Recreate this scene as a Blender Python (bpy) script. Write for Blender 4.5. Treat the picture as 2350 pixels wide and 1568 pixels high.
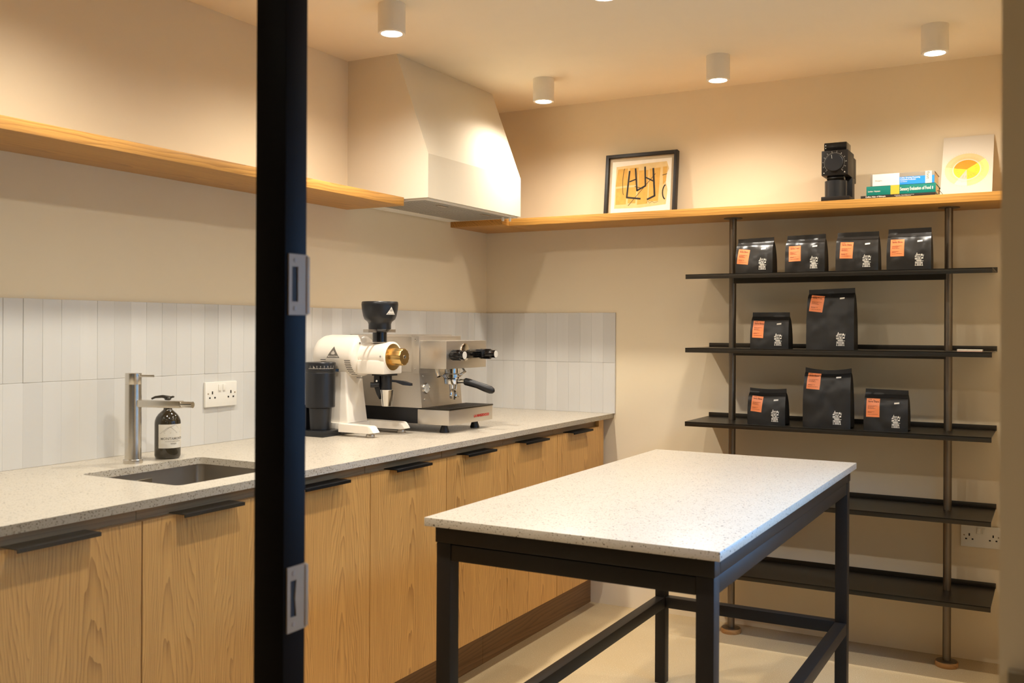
import bpy, bmesh, math, random
from mathutils import Vector, Matrix, noise
from math import radians as R, sin, cos, pi, sqrt
for o in list(bpy.data.objects): bpy.data.objects.remove(o, do_unlink=True)
SC = bpy.context.scene
COL = SC.collection
rnd = random.Random(7)

# ------------------------------------------------------------------ camera, light, exposure
cam = bpy.data.cameras.new('camera'); camo = bpy.data.objects.new('camera', cam); COL.objects.link(camo)
cam.sensor_width = 36.0; cam.lens = 2253.94 / 2350 * 36.0; cam.shift_y = -29.5 / 2350
cam.clip_start = 0.02
camo.location = (2.5573, -4.3351, 1.3171)
_y, _r = R(29.043), R(0.2966)
fw = Vector((-sin(_y), cos(_y), 0)); rt = Vector((cos(_y), sin(_y), 0)); up = Vector((0, 0, 1))
rt2 = rt * cos(_r) + up * sin(_r); up2 = -rt * sin(_r) + up * cos(_r)
camo.rotation_euler = Matrix((rt2, up2, -fw)).transposed().to_euler()
cam.dof.use_dof = True; cam.dof.focus_distance = 3.9; cam.dof.aperture_fstop = 6.0
SC.camera = camo
w = bpy.data.worlds.new('sky'); SC.world = w; w.use_nodes = True
w.node_tree.nodes['Background'].inputs[0].default_value = (0.22, 0.50, 1.0, 1)
w.node_tree.nodes['Background'].inputs[1].default_value = 12.5
SC.view_settings.view_transform = 'Standard'; SC.view_settings.look = 'None'
SC.view_settings.exposure = 0.62; SC.view_settings.gamma = 1.0; SC.view_settings.use_curve_mapping = False
LAMP_W = 46.0; HALL_FILL_W = 13.0; LAMP_COL = (1.0, 0.925, 0.81); LAMP_CONE = 162; LAMP_BLEND = 0.95; TABLE_W = 19.0
LAMP_XY = [(0.58, -0.50), (1.365, -0.50), (2.168, -0.515), (0.58, -1.625), (1.365, -1.625), (2.168, -1.625),
           (0.58, -2.75), (1.365, -2.75)]
HALL_FILL_XY = [(0.9, -4.3), (2.0, -5.3), (3.5, -4.8), (0.9, -6.0)]  # unseen hall lamps, added as soft fill for the kitchen

# ------------------------------------------------------------------ materials
def lin(c):
    if isinstance(c, str):
        c = [int(c[i:i + 2], 16) / 255 for i in (0, 2, 4)]
        return tuple(x / 12.92 if x <= .04045 else ((x + .055) / 1.055) ** 2.4 for x in c)
    return tuple(c)
class N:
    def __init__(s, name):
        s.m = bpy.data.materials.new(name); s.m.use_nodes = True; s.t = s.m.node_tree
        s.p = s.t.nodes['Principled BSDF']; s.out = s.t.nodes['Material Output']
    def n(s, typ, **kw):
        nd = s.t.nodes.new(typ)
        for k, v in kw.items():
            if k.startswith('i_'):
                key = k[2:]; key = int(key) if key.isdigit() else key.replace('_', ' ')
                nd.inputs[key].default_value = v
            else: setattr(nd, k, v)
        return nd
    def l(s, a, b): s.t.links.new(a, b)
    def math(s, op, a, b=None, c=None):
        nd = s.n('ShaderNodeMath', operation=op)
        for i, v in enumerate((a, b, c)):
            if v is None: continue
            if isinstance(v, (int, float)): nd.inputs[i].default_value = v
            else: s.l(v, nd.inputs[i])
        return nd.outputs[0]
    def mix(s, f, a, b, blend='MIX'):
        nd = s.n('ShaderNodeMix', data_type='RGBA', blend_type=blend)
        for k, v in ((0, f), (6, a), (7, b)):
            if isinstance(v, (int, float)): nd.inputs[k].default_value = v
            elif isinstance(v, tuple): nd.inputs[k].default_value = (*v[:3], 1)
            else: s.l(v, nd.inputs[k])
        return nd.outputs[2]
    def ramp(s, f, stops, interp='LINEAR'):
        nd = s.n('ShaderNodeValToRGB'); cr = nd.color_ramp; cr.interpolation = interp
        while len(cr.elements) < len(stops): cr.elements.new(.5)
        for e, (p, c) in zip(cr.elements, stops): e.position = p; e.color = (*c[:3], 1)
        s.l(f, nd.inputs[0]); return nd.outputs[0]
    def obj(s, scale=(1, 1, 1), rand=False):
        tc = s.n('ShaderNodeTexCoord'); mp = s.n('ShaderNodeMapping'); mp.inputs['Scale'].default_value = scale
        s.l(tc.outputs['Object'], mp.inputs[0])
        if rand:
            oi = s.n('ShaderNodeObjectInfo'); cx = s.n('ShaderNodeCombineXYZ')
            for i, k in enumerate((13.7, 29.1, 51.3)): s.l(s.math('MULTIPLY', oi.outputs['Random'], k), cx.inputs[i])
            s.l(cx.outputs[0], mp.inputs['Location'])
        return mp.outputs[0]
    def noise(s, v, scale, detail=3, rough=.55):
        nd = s.n('ShaderNodeTexNoise'); nd.inputs['Scale'].default_value = scale
        nd.inputs['Detail'].default_value = detail; nd.inputs['Roughness'].default_value = rough
        s.l(v, nd.inputs['Vector']); return nd.outputs[0]
    def bump(s, h, strength=.2, dist=.002):
        nd = s.n('ShaderNodeBump'); nd.inputs['Strength'].default_value = strength; nd.inputs['Distance'].default_value = dist
        s.l(h, nd.inputs['Height']); s.l(nd.outputs[0], s.p.inputs['Normal'])
    def base(s, c):
        if isinstance(c, tuple): s.p.inputs['Base Color'].default_value = (*c[:3], 1)
        else: s.l(c, s.p.inputs['Base Color'])
    def set(s, rough=None, metal=None, spec=None, coat=None):
        for k, v in (('Roughness', rough), ('Metallic', metal), ('Specular IOR Level', spec), ('Coat Weight', coat)):
            if v is not None: s.p.inputs[k].default_value = v
def M_plain(name, c, rough=.5, metal=0, spec=.5, var=.08, nscale=30, bump=0, bscale=200):
    m = N(name); c = lin(c); v = m.obj()
    f = m.noise(v, nscale)
    m.base(m.mix(f, tuple(x * (1 - var) for x in c), tuple(min(1, x * (1 + var)) for x in c)))
    m.set(rough, metal, spec)
    if bump: m.bump(m.noise(v, bscale, 2), bump, .001)
    return m.m
def M_paint(name, c):
    m = N(name); c = lin(c) if isinstance(c, str) else c; v = m.obj()
    f = m.noise(v, 2.2, 5, .6); g = m.noise(v, 340, 2)
    col = m.mix(f, tuple(x * .94 for x in c), tuple(x * 1.05 for x in c))
    m.base(col); m.set(.88, 0, .25); m.bump(g, .12, .0006); return m.m
def M_wood(name, light, dark, axis, freq=46, leaf=.2, rough=.42, fig=1.0, dash=.5):
    """flat-sawn veneer; axis = object axis the grain runs along ('x','y','z'); across = first other axis"""
    m = N(name); L, D = lin(light), lin(dark); v = m.obj(rand=True)
    sp = m.n('ShaderNodeSeparateXYZ'); m.l(v, sp.inputs[0])
    ax = {'x': 0, 'y': 1, 'z': 2}[axis]; others = [i for i in range(3) if i != ax]
    g = sp.outputs[ax]
    a = m.math('ADD', sp.outputs[others[0]], sp.outputs[others[1]])
    st = m.n('ShaderNodeMapping'); sc = [1, 1, 1]; sc = [7.0] * 3; sc[ax] = 1.1; st.inputs['Scale'].default_value = sc; m.l(v, st.inputs[0])
    wob = m.math('SUBTRACT', m.noise(st.outputs[0], 1.3, 3), .5)
    a2 = m.math('ADD', m.math('PINGPONG', m.math('ADD', a, 5.03), leaf / 2), m.math('MULTIPLY', wob, .045 * fig))
    r = m.math('SQRT', m.math('ADD', m.math('MULTIPLY', a2, a2), .0007))
    r2 = m.math('ADD', m.math('ADD', r, m.math('MULTIPLY', g, .035 * fig)), m.math('MULTIPLY', wob, .02 * fig))
    ring = m.math('FRACT', m.math('MULTIPLY', r2, freq * 2.2))
    band = m.math('POWER', ring, 2.6)
    fs = [330.0] * 3; fs[ax] = 6.0
    st2 = m.n('ShaderNodeMapping'); st2.inputs['Scale'].default_value = fs; m.l(v, st2.inputs[0])
    fine = m.noise(st2.outputs[0], 1.0, 4, .7)
    big = [5.0] * 3; big[ax] = .9
    st3 = m.n('ShaderNodeMapping'); st3.inputs['Scale'].default_value = big; m.l(v, st3.inputs[0])
    broad = m.noise(st3.outputs[0], 1.0, 2)
    f = m.math('ADD', m.math('MULTIPLY', band, .42), m.math('MULTIPLY', fine, dash))
    f = m.math('ADD', f, m.math('MULTIPLY', broad, .45))
    f = m.math('SUBTRACT', f, .18 + dash * .25)
    col = m.ramp(f, [(0.0, L), (.45, tuple(l * .62 + d * .38 for l, d in zip(L, D))), (1.0, D)])
    m.base(col); m.set(rough, 0, .4); m.bump(fine, .08, .0005); return m.m
def M_terrazzo(name, c):
    m = N(name); c = lin(c); v = m.obj()
    base = m.mix(m.noise(v, 14, 4), tuple(x * .93 for x in c), tuple(min(1, x * 1.04) for x in c))
    for sc, thr, rad, ca, cb in ((190, .70, .33, '5f5647', '978c79'), (290, .66, .36, '9c917b', 'b0a591'), (120, .90, .27, '39332b', '675a46')):
        vo = m.n('ShaderNodeTexVoronoi', feature='F1'); vo.inputs['Scale'].default_value = sc; vo.inputs['Randomness'].default_value = 1
        dv = m.n('ShaderNodeVectorMath', operation='ADD'); m.l(v, dv.inputs[0])
        nz = m.n('ShaderNodeTexNoise'); nz.inputs['Scale'].default_value = sc * 1.7; m.l(v, nz.inputs['Vector'])
        sm = m.n('ShaderNodeVectorMath', operation='SCALE'); sm.inputs['Scale'].default_value = .55 / sc; m.l(nz.outputs['Color'], sm.inputs[0])
        m.l(sm.outputs[0], dv.inputs[1]); m.l(dv.outputs[0], vo.inputs['Vector'])
        sp = m.n('ShaderNodeSeparateColor'); m.l(vo.outputs['Color'], sp.inputs[0])
        mask = m.math('MULTIPLY', m.math('GREATER_THAN', sp.outputs[0], thr), m.math('LESS_THAN', vo.outputs['Distance'], rad))
        base = m.mix(mask, base, m.mix(sp.outputs[1], lin(ca), lin(cb)))
    m.base(base); m.set(.32, 0, .45); return m.m
def M_glass(name, tint=(.94, .95, .95), rough=.02):
    m = N(name); t = m.t; t.nodes.remove(m.p)
    tr = m.n('ShaderNodeBsdfTransparent'); tr.inputs[0].default_value = (*tint, 1)
    gl = m.n('ShaderNodeBsdfGlossy'); gl.inputs['Roughness'].default_value = rough
    lw = m.n('ShaderNodeLayerWeight'); lw.inputs[0].default_value = .5
    fr = m.math('MULTIPLY_ADD', m.math('POWER', lw.outputs['Facing'], 5.0), .96, .04)
    mx = m.n('ShaderNodeMixShader'); m.l(fr, mx.inputs[0]); m.l(tr.outputs[0], mx.inputs[1]); m.l(gl.outputs[0], mx.inputs[2])
    m.l(mx.outputs[0], m.out.inputs[0]); return m.m
def M_emit(name, c, s):
    m = N(name); m.p.inputs['Base Color'].default_value = (1, 1, 1, 1)
    m.p.inputs['Emission Color'].default_value = (*c, 1); m.p.inputs['Emission Strength'].default_value = s; return m.m
def M_brushed(name, c, rough=.3, axis='z', bs=.15):
    m = N(name); v = m.obj(); sc = [400.0] * 3; sc['xyz'.index(axis)] = 6
    mp = m.n('ShaderNodeMapping'); mp.inputs['Scale'].default_value = sc; m.l(v, mp.inputs[0])
    f = m.noise(mp.outputs[0], 1, 3); c = lin(c)
    m.base(m.mix(f, tuple(x * .86 for x in c), c)); m.set(rough, 1.0); m.bump(f, bs, .0004); return m.m

WALL = (0.81, 0.685, 0.49)
m_wall = M_paint('wall_paint', WALL)
m_ceil = M_paint('ceiling_paint', (0.85, 0.755, 0.585))
m_hood = M_paint('plaster', (0.72, 0.645, 0.515))
m_hall_dim = M_paint('dim_hall_wall', (0.24, 0.195, 0.125))  # beige wall colour darkened: dimness of the hall put into the paint
def floor_mat():
    m = N('screed_floor'); v = m.obj(); f = m.noise(v, 3, 5); g = m.noise(v, 420, 2, .7); h = m.noise(v, 160, 2, .7)
    c = m.mix(f, lin('cdb78e'), lin('dac59d')); c = m.mix(m.ramp(g, [(.42, (0, 0, 0)), (.7, (1, 1, 1))]), c, lin('a88b62'))
    c = m.mix(m.ramp(h, [(.6, (0, 0, 0)), (.75, (1, 1, 1))]), c, lin('e0cda9'))
    m.base(c); m.set(.62, 0, .35); m.bump(g, .15, .0006); return m.m
m_floor = floor_mat()
def tile_mat():
    m = N('glazed_tile'); v = m.obj(rand=True); oi = m.n('ShaderNodeObjectInfo')
    st = m.n('ShaderNodeMapping'); st.inputs['Scale'].default_value = (60, 60, 5); m.l(v, st.inputs[0])
    f = m.noise(st.outputs[0], 1, 3)
    a = m.mix(oi.outputs['Random'], lin('cac8c4'), lin('d9d7d3'))
    m.base(m.mix(m.math('MULTIPLY', f, .5), a, lin('cec9c1'))); m.set(.33, 0, .45)
    m.bump(m.noise(st.outputs[0], .5, 2), .12, .002); return m.m
m_tile = tile_mat(); m_grout = M_plain('grout', 'c2bbb0', .9)
m_shelfwood = M_wood('oiled_oak_shelf_y', 'd29a4e', '6d3f14', 'y', 40, .3, .42, 1.2, .9)
m_shelfwood_x = M_wood('oiled_oak_shelf_x', 'd49d4e', '84521f', 'x', 40, .3, .42, 1.0, .8)
m_door = M_wood('oak_veneer', 'e0ab62', '784a1b', 'z', 62, .30, .42, 1.5, .9)
m_carcass = M_wood('oak_edge', 'a9865c', '66482a', 'y', 40, .2, .5, .5, .5)
m_plinth = M_wood('dark_stained_oak', '8d6a45', '3d2817', 'y', 30, .2, .5, 1.0, .5)
m_stone = M_terrazzo('speckled_quartz', 'c1b7a7')
m_steelblk = M_plain('black_powder_coat', '1e1915', .46, 0, .3, .12, 60, .06)
m_frameblk = M_plain('satin_black_frame', '09080a', .45, 0, .06, .1, 40)
m_rack = M_brushed('waxed_raw_steel', '4b4741', .36, 'x', .1)
m_rackp = M_brushed('waxed_raw_steel_tube', '7e7468', .40, 'z', .1)
m_blackp = M_plain('black_plastic', '17171a', .45, 0, .5, .1)
m_blackg = M_plain('black_gloss_plastic', '0c0c0e', .16, 0, .6, .1)
m_anth = M_plain('black_anodised', '26272a', .34, .35, .6, .06)
m_handle = M_plain('black_handle', '0e0d0e', .5, 0, .2, .1)
m_steel = M_brushed('brushed_steel', 'ddd7ce', .40, 'y', .10)
m_steelz = M_brushed('brushed_steel_v', 'd8d2c8', .24, 'z', .12)
m_sink = M_brushed('sink_steel', 'aca498', .36, 'y', .1)
m_chrome = M_plain('chrome', 'd8d6d2', .09, 1.0, .5, .02)
m_plate = M_plain('satin_nickel', '9a876d', .55, .1, .5, .05)
m_bright = M_plain('bright_steel', 'b9b2a8', .35, .9, .5, .05)
m_screw = M_plain('dull_screw', '9a8d7d', .6, .2, .3, .05)
m_brass = M_plain('brushed_gold', 'd3b071', .30, 1.0, .5, .05)
m_enamel = M_plain('white_enamel', 'efe6d8', .30, 0, .5, .02)
m_lampw = M_plain('white_lamp_paint', 'e8dfcf', .6, 0, .3, .03)
m_white = M_plain('white_plastic', 'e9e4da', .35, 0, .5, .02)
m_dark = M_plain('dark_slot', '0a0908', .7)
m_print = M_plain('white_print', 'e8e2d6', .6, 0, .3, .02)
m_greyp = M_plain('grey_print', '6d665c', .6)
m_inkblk = M_plain('black_ink', '1d1915', .7)
m_orange = M_plain('orange_label', 'f08a52', .38, 0, .5, .03)
m_brownink = M_plain('brown_ink', '7a3418', .6)
m_pouchg = M_plain('satin_black_pouch', '221f1c', .33, 0, .55, .1, 20, .05)
m_pouchm = M_plain('matt_black_pouch', '1c1a18', .46, 0, .45, .1, 20, .05)
m_filter = M_plain('filter_mesh', 'a9a49c', .55, .4, .5, .03)
m_emit = M_emit('lamp_glow', (1.0, .93, .80), 26)
m_glass = M_glass('partition_glass'); m_winglass = M_glass('window_glass')
m_bottle = M_plain('amber_bottle_glass', '17140c', .06, 0, .6, .1)
m_paper = M_plain('label_paper', 'ddd5c6', .7)
m_cardp = M_plain('poster_paper', 'd9cebd', .8, 0, .2, .01)
m_walnutpuck = M_wood('oak_puck', 'b98a55', '7c5126', 'x', 30, .2, .5)

# ------------------------------------------------------------------ mesh helpers
class MB:
    def __init__(s): s.bm = bmesh.new()
    def _add(s, verts, faces):
        vs = [s.bm.verts.new(v) for v in verts]
        for f in faces:
            try: s.bm.faces.new([vs[i] for i in f])
            except ValueError: pass
        return vs
    def box(s, x0, x1, y0, y1, z0, z1, bev=0, seg=2, mat=None):
        t = bmesh.new()
        vs = [t.verts.new((x, y, z)) for x in (x0, x1) for y in (y0, y1) for z in (z0, z1)]
        for f in ((0, 1, 3, 2), (4, 6, 7, 5), (0, 4, 5, 1), (2, 3, 7, 6), (0, 2, 6, 4), (1, 5, 7, 3)): t.faces.new([vs[i] for i in f])
        if bev: bmesh.ops.bevel(t, geom=t.edges[:], offset=bev, segments=seg, affect='EDGES', profile=.6)
        s.merge(t, mat); return s
    def merge(s, t, mat=None):
        t.verts.ensure_lookup_table(); mp = {}
        for v in t.verts: mp[v] = s.bm.verts.new(mat @ v.co if mat else v.co)
        for f in t.faces:
            try: s.bm.faces.new([mp[v] for v in f.verts])
            except ValueError: pass
        t.free()
    def lathe(s, c, prof, n=32, axis='z', cap=True):
        c = Vector(c)
        def P(r, h, a):
            if axis == 'z': return c + Vector((r * cos(a), r * sin(a), h))
            if axis == 'x': return c + Vector((h, r * cos(a), r * sin(a)))
            return c + Vector((r * cos(a), h, r * sin(a)))
        rings = [[s.bm.verts.new(P(r, h, 2 * pi * k / n)) for k in range(n)] for r, h in prof]
        for a, b in zip(rings, rings[1:]):
            for k in range(n): s.bm.faces.new((a[k], a[(k + 1) % n], b[(k + 1) % n], b[k]))
        if cap: s.bm.faces.new(rings[0]); s.bm.faces.new(rings[-1])
        return s
    def cyl(s, p0, p1, r0, r1=None, n=24):
        p0, p1 = Vector(p0), Vector(p1); r1 = r0 if r1 is None else r1
        return s.tube([p0, p1], [r0, r1], n)
    def tube(s, path, r, n=10):
        path = [Vector(p) for p in path]; rr = r if isinstance(r, (list, tuple)) else [r] * len(path)
        rings = []; prev = None
        for i, p in enumerate(path):
            d = (path[min(i + 1, len(path) - 1)] - path[max(i - 1, 0)]).normalized()
            if prev is None:
                a = Vector((0, 0, 1)) if abs(d.z) < .9 else Vector((1, 0, 0)); u = d.cross(a).normalized()
            else: u = (prev - d * prev.dot(d)).normalized()
            prev = u; w_ = d.cross(u)
            rings.append([s.bm.verts.new(p + (u * cos(2 * pi * k / n) + w_ * sin(2 * pi * k / n)) * rr[i]) for k in range(n)])
        for a, b in zip(rings, rings[1:]):
            for k in range(n): s.bm.faces.new((a[k], a[(k + 1) % n], b[(k + 1) % n], b[k]))
        s.bm.faces.new(rings[0]); s.bm.faces.new(rings[-1]); return s
    def prism(s, pts, vec):
        vec = Vector(vec); a = [s.bm.verts.new(Vector(p)) for p in pts]; b = [s.bm.verts.new(Vector(p) + vec) for p in pts]
        s.bm.faces.new(a); s.bm.faces.new(b[::-1]); n = len(pts)
        for k in range(n): s.bm.faces.new((a[k], a[(k + 1) % n], b[(k + 1) % n], b[k]))
        return s
    def loft(s, secs, cap=True):
        rings = [[s.bm.verts.new(Vector(p)) for p in sec] for sec in secs]; n = len(rings[0])
        for a, b in zip(rings, rings[1:]):
            for k in range(n): s.bm.faces.new((a[k], a[(k + 1) % n], b[(k + 1) % n], b[k]))
        if cap: s.bm.faces.new(rings[0]); s.bm.faces.new(rings[-1])
        return s
    def poly(s, pts): s.bm.faces.new([s.bm.verts.new(Vector(p)) for p in pts]); return s
    def patch(s, fn, u0, u1, v0, v1, nu=4, nv=4):
        g = [[s.bm.verts.new(fn(u0 + (u1 - u0) * i / nu, v0 + (v1 - v0) * j / nv)) for j in range(nv + 1)] for i in range(nu + 1)]
        for i in range(nu):
            for j in range(nv): s.bm.faces.new((g[i][j], g[i + 1][j], g[i + 1][j + 1], g[i][j + 1]))
        return s
    def text(s, body, size, fn, align='LEFT', bold=0.0, squeeze=1.0):
        cu = bpy.data.curves.new('t', 'FONT'); cu.body = body; cu.size = size; cu.align_x = align; cu.resolution_u = 2; cu.offset = bold * size
        ob = bpy.data.objects.new('t', cu); COL.objects.link(ob)
        me = bpy.data.meshes.new_from_object(ob.evaluated_get(bpy.context.evaluated_depsgraph_get()))
        vs = [s.bm.verts.new(fn(v.co.x * squeeze, v.co.y)) for v in me.vertices]
        for f in me.polygons:
            try: s.bm.faces.new([vs[i] for i in f.vertices])
            except ValueError: pass
        bpy.data.objects.remove(ob); bpy.data.curves.remove(cu); bpy.data.meshes.remove(me); return s
    def build(s, name, mat, parent=None, off=None, loc=None, angle=35, flat=False, fixn=True):
        if off is not None: bmesh.ops.translate(s.bm, vec=-Vector(off), verts=s.bm.verts[:])
        if fixn: bmesh.ops.recalc_face_normals(s.bm, faces=s.bm.faces[:])
        me = bpy.data.meshes.new(name); s.bm.to_mesh(me); s.bm.free()
        if not flat:
            me.shade_smooth(); me.set_sharp_from_angle(angle=R(angle))
        me.materials.append(mat)
        o = bpy.data.objects.new(name, me); COL.objects.link(o)
        if parent: o.parent = parent
        if loc: o.location = loc
        return o
def tag(o, label, cat, group=None):
    o['label'] = label; o['category'] = cat
    if group: o['group'] = group
    return o
def thing(name, label, cat, loc=(0, 0, 0), rz=0, group=None):
    o = bpy.data.objects.new(name, None); o.empty_display_size = .05; COL.objects.link(o)
    o.location = loc; o.rotation_euler = (0, 0, rz); return tag(o, label, cat, group)
def struct(o): o['kind'] = 'structure'; return o
def sempty(name, loc=(0, 0, 0)):
    o = bpy.data.objects.new(name, None); COL.objects.link(o); o.location = loc; return struct(o)
def dup(root, loc, label, rz=None, group=None):
    def cp(o, par):
        c = o.copy(); COL.objects.link(c)
        if par: c.parent = par
        for ch in list(o.children): cp(ch, c)
        return c
    r = cp(root, None); r.location = loc; r['label'] = label
    if rz is not None: r.rotation_euler = (0, 0, rz)
    return r
def B(*a, **k): return MB().box(*a, **k)

# ------------------------------------------------------------------ the room
H = 2.414; XR = 2.508; YP = -3.25
def sbox(name, mat, *a): return struct(B(*a).build(name, mat))
def slab(name, mat, z0, z1):
    L_ = [(-.15, -7.15), (4.7, -7.15), (4.7, YP + .15), (XR + .15, YP + .15), (XR + .15, .15), (-.15, .15)]
    struct(MB().prism([(x, y, z0) for x, y in L_], (0, 0, z1 - z0)).build(name, mat, flat=True))
slab('floor', m_floor, -.12, 0); slab('ceiling', m_ceil, H, H + .12)
wl = sbox('wall_left', m_wall, -.15, 0, -7.0, 0, 0, H)
wb = sbox('wall_back', m_wall, -.15, XR + .15, 0, .15, 0, H)
WY0, WY1, WZ0, WZ1 = -2.62, -1.0, .66, 1.86
mb = MB()
mb.box(XR, XR + .15, YP, 0, 0, WZ0); mb.box(XR, XR + .15, YP, 0, WZ1, H)
mb.box(XR, XR + .15, YP, WY0, WZ0, WZ1); mb.box(XR, XR + .15, WY1, 0, WZ0, WZ1)
struct(mb.build('wall_right', m_wall))
sbox('wall_partition', m_hall_dim, XR + .15, 4.6, YP, YP + .15, 0, H)
sbox('wall_hall_right', m_hall_dim, 4.55, 4.7, -7.0, YP, 0, H)
sbox('wall_front', m_hall_dim, -.15, 4.7, -7.15, -7.0, 0, H)
sbox('sky_block_wall', M_plain('grey_render', '8a8a88', .9), 4.25, 4.4, YP + .16, .6, -.1, 2.35)  # unseen wall added to keep low sky light off the left wall
sbox('pavement', M_plain('grey_paving', '6f6f70', .9), XR + .16, 4.25, YP + .16, .6, -.12, -.02)
sbox('trim_1', m_hall_dim, 2.5165, 2.75, YP - .012, YP, 0, .985)
# window in the right-hand wall (daylight)
wn = sempty('window_1', (XR + .06, 0, 0))
mb = MB()
for a in ((WY0, WY0 + .05, WZ0, WZ1), (WY1 - .05, WY1, WZ0, WZ1), (WY0, WY1, WZ0, WZ0 + .05), (WY0, WY1, WZ1 - .05, WZ1), (-1.855, -1.815, WZ0, WZ1)):
    mb.box(-.02, .03, *a)
mb.build('window_frame', m_frameblk, wn)
B(.0, .004, WY0 + .04, WY1 - .04, WZ0 + .04, WZ1 - .04).build('pane', m_winglass, wn)
# glazed steel partition with the doorway to its right
XP0, XP1 = 1.5201, 1.5776
wp = sempty('window_2', (0, YP, 0))
mb = MB(); mb.box(.0, .05, 0, .047, 0, H); mb.box(.05, XP0, 0, .047, 0, .06); mb.box(.05, XP0, 0, .047, H - .055, H)
mb.build('frame', m_frameblk, wp)
B(.045, XP0 + .004, .018, .026, .055, H - .05).build('pane', m_glass, wp)
dr = sempty('door_1', (XP0, YP, 0))
B(0, XP1 - XP0, 0, .047, 0, H, bev=.0015).build('frame_post', m_frameblk, dr)
def keep(z0, z1, s0, s1, bow):
    x0 = XP1 - XP0; y0, y1 = .0065, .0478; sy0, sy1 = .013, .026
    mb = MB(); t = .0022
    mb.box(x0, x0 + t, y0, sy0, z0, z1); mb.box(x0, x0 + t, sy1, y1, z0, z1)
    mb.box(x0, x0 + t, sy0, sy1, z0, s0); mb.box(x0, x0 + t, sy0, sy1, s1, z1)
    mb.box(x0 + .0002, x0 + .0035, y1 - .004, y1 + .003, z0 + .002, z1 - .002, bev=.001)
    if bow: mb.prism([(x0, sy1, s0), (x0, sy1 - .003, (s0 + s1) / 2), (x0, sy1, s1)], (t, 0, 0))
    p = mb.build('strike_plate', m_plate, dr)
    B(x0 + .0001, x0 + .0006, sy0 - .001, sy1 + .001, s0 - .001, s1 + .001).build('keep_slot', m_dark, p)
    for z in ((z0 + s0) / 2, (z1 + s1) / 2): MB().lathe((x0 + t, .0195, z), [(.0035, 0), (.0032, .0008)], 12, 'x').build('screw', m_screw, p)
keep(1.3355, 1.4250, 1.3553, 1.4067, False); keep(.8705, .9665, .8925, .9460, True)

# kit tiles, each a piece of the wall it is fixed to
TP = .0613; TW = .0611; ROWS = ((.9152, 1.1561), (1.1568, 1.3955))
def tile_mesh(row, i):
    t = bmesh.new(); a = rnd.uniform(-.0009, .0009); b = rnd.uniform(-.0006, .0006); z0, z1 = ROWS[row]
    h = z1 - z0; w_ = TW / 2; d = .0085
    fr = [(-w_, -d - a, 0), (w_, -d + a, 0), (w_, -d + a + b, h), (-w_, -d - a + b, h)]
    bk = [(-w_, 0, 0), (w_, 0, 0), (w_, 0, h), (-w_, 0, h)]
    vs = [t.verts.new(p) for p in fr + bk]
    t.faces.new(vs[:4])
    for k in range(4): t.faces.new((vs[k], vs[(k + 1) % 4], vs[4 + (k + 1) % 4], vs[4 + k]))
    bmesh.ops.bevel(t, geom=[e for e in t.edges if all(v in vs[:4] for v in e.verts)], offset=.0007, segments=1, affect='EDGES')
    bmesh.ops.recalc_face_normals(t, faces=t.faces[:])
    me = bpy.data.meshes.new('tile'); t.to_mesh(me); t.free(); me.materials.append(m_tile); return me
TM = [[tile_mesh(r, i) for i in range(7)] for r in (0, 1)]
def tile(par, r, loc, rz):
    o = bpy.data.objects.new('tile', TM[r][rnd.randrange(7)]); COL.objects.link(o); o.parent = par; o.location = loc; o.rotation_euler = (0, 0, rz)
for r in (0, 1):
    y = -.0405
    while y > -3.19: tile(wl, r, (.0015, y, ROWS[r][0]), R(90)); y -= TP
    for i in range(11): tile(wb, r, (.0439 + TP * (i + .5) - .001, -.0015, ROWS[r][0]), 0)
    tile(wb, r, (.0124, -.0015, ROWS[r][0]), 0)
B(0, .0015, -3.2, 0, .9155, 1.396).build('grout', m_grout, wl)
B(0, .7155, -.0015, 0, .9155, 1.396).build('grout', m_grout, wb)

# ------------------------------------------------------------------ worktop, cabinets, plinth
def curve_plate(name, outer, holes, z0, z1, mat, parent=None):
    cu = bpy.data.curves.new('c', 'CURVE'); cu.dimensions = '2D'; cu.fill_mode = 'BOTH'; cu.extrude = (z1 - z0) / 2
    for loop in [outer] + holes:
        sp = cu.splines.new('POLY'); sp.points.add(len(loop) - 1); sp.use_cyclic_u = True
        for p, q in zip(sp.points, loop): p.co = (q[0], q[1], 0, 1)
    ob = bpy.data.objects.new('c', cu); COL.objects.link(ob)
    me = bpy.data.meshes.new_from_object(ob.evaluated_get(bpy.context.evaluated_depsgraph_get()))
    bpy.data.objects.remove(ob); bpy.data.curves.remove(cu)
    me.name = name; me.materials.clear(); me.materials.append(mat)
    me.transform(Matrix.Translation((0, 0, (z0 + z1) / 2)))
    o = bpy.data.objects.new(name, me); COL.objects.link(o)
    if parent: o.parent = parent
    return o
def rrect(x0, x1, y0, y1, r, n=5):
    pts = []
    for cx, cy, a0 in ((x1 - r, y1 - r, 0), (x0 + r, y1 - r, 90), (x0 + r, y0 + r, 180), (x1 - r, y0 + r, 270)):
        for k in range(n + 1):
            a = R(a0 + 90 * k / n); pts.append((cx + r * cos(a), cy + r * sin(a)))
    return pts
ZC0, ZC = .8945, .915; XC = .7086
SX0, SX1, SY0, SY1 = .240, .615, -2.572, -2.145
wt = curve_plate('worktop', [(0, -3.2), (XC, -3.2), (XC, 0), (0, 0)], [rrect(SX0, SX1, SY0, SY1, .018)], ZC0, ZC, m_stone)
tag(wt, 'long speckled white stone worktop running along the left wall', 'worktop')
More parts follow.
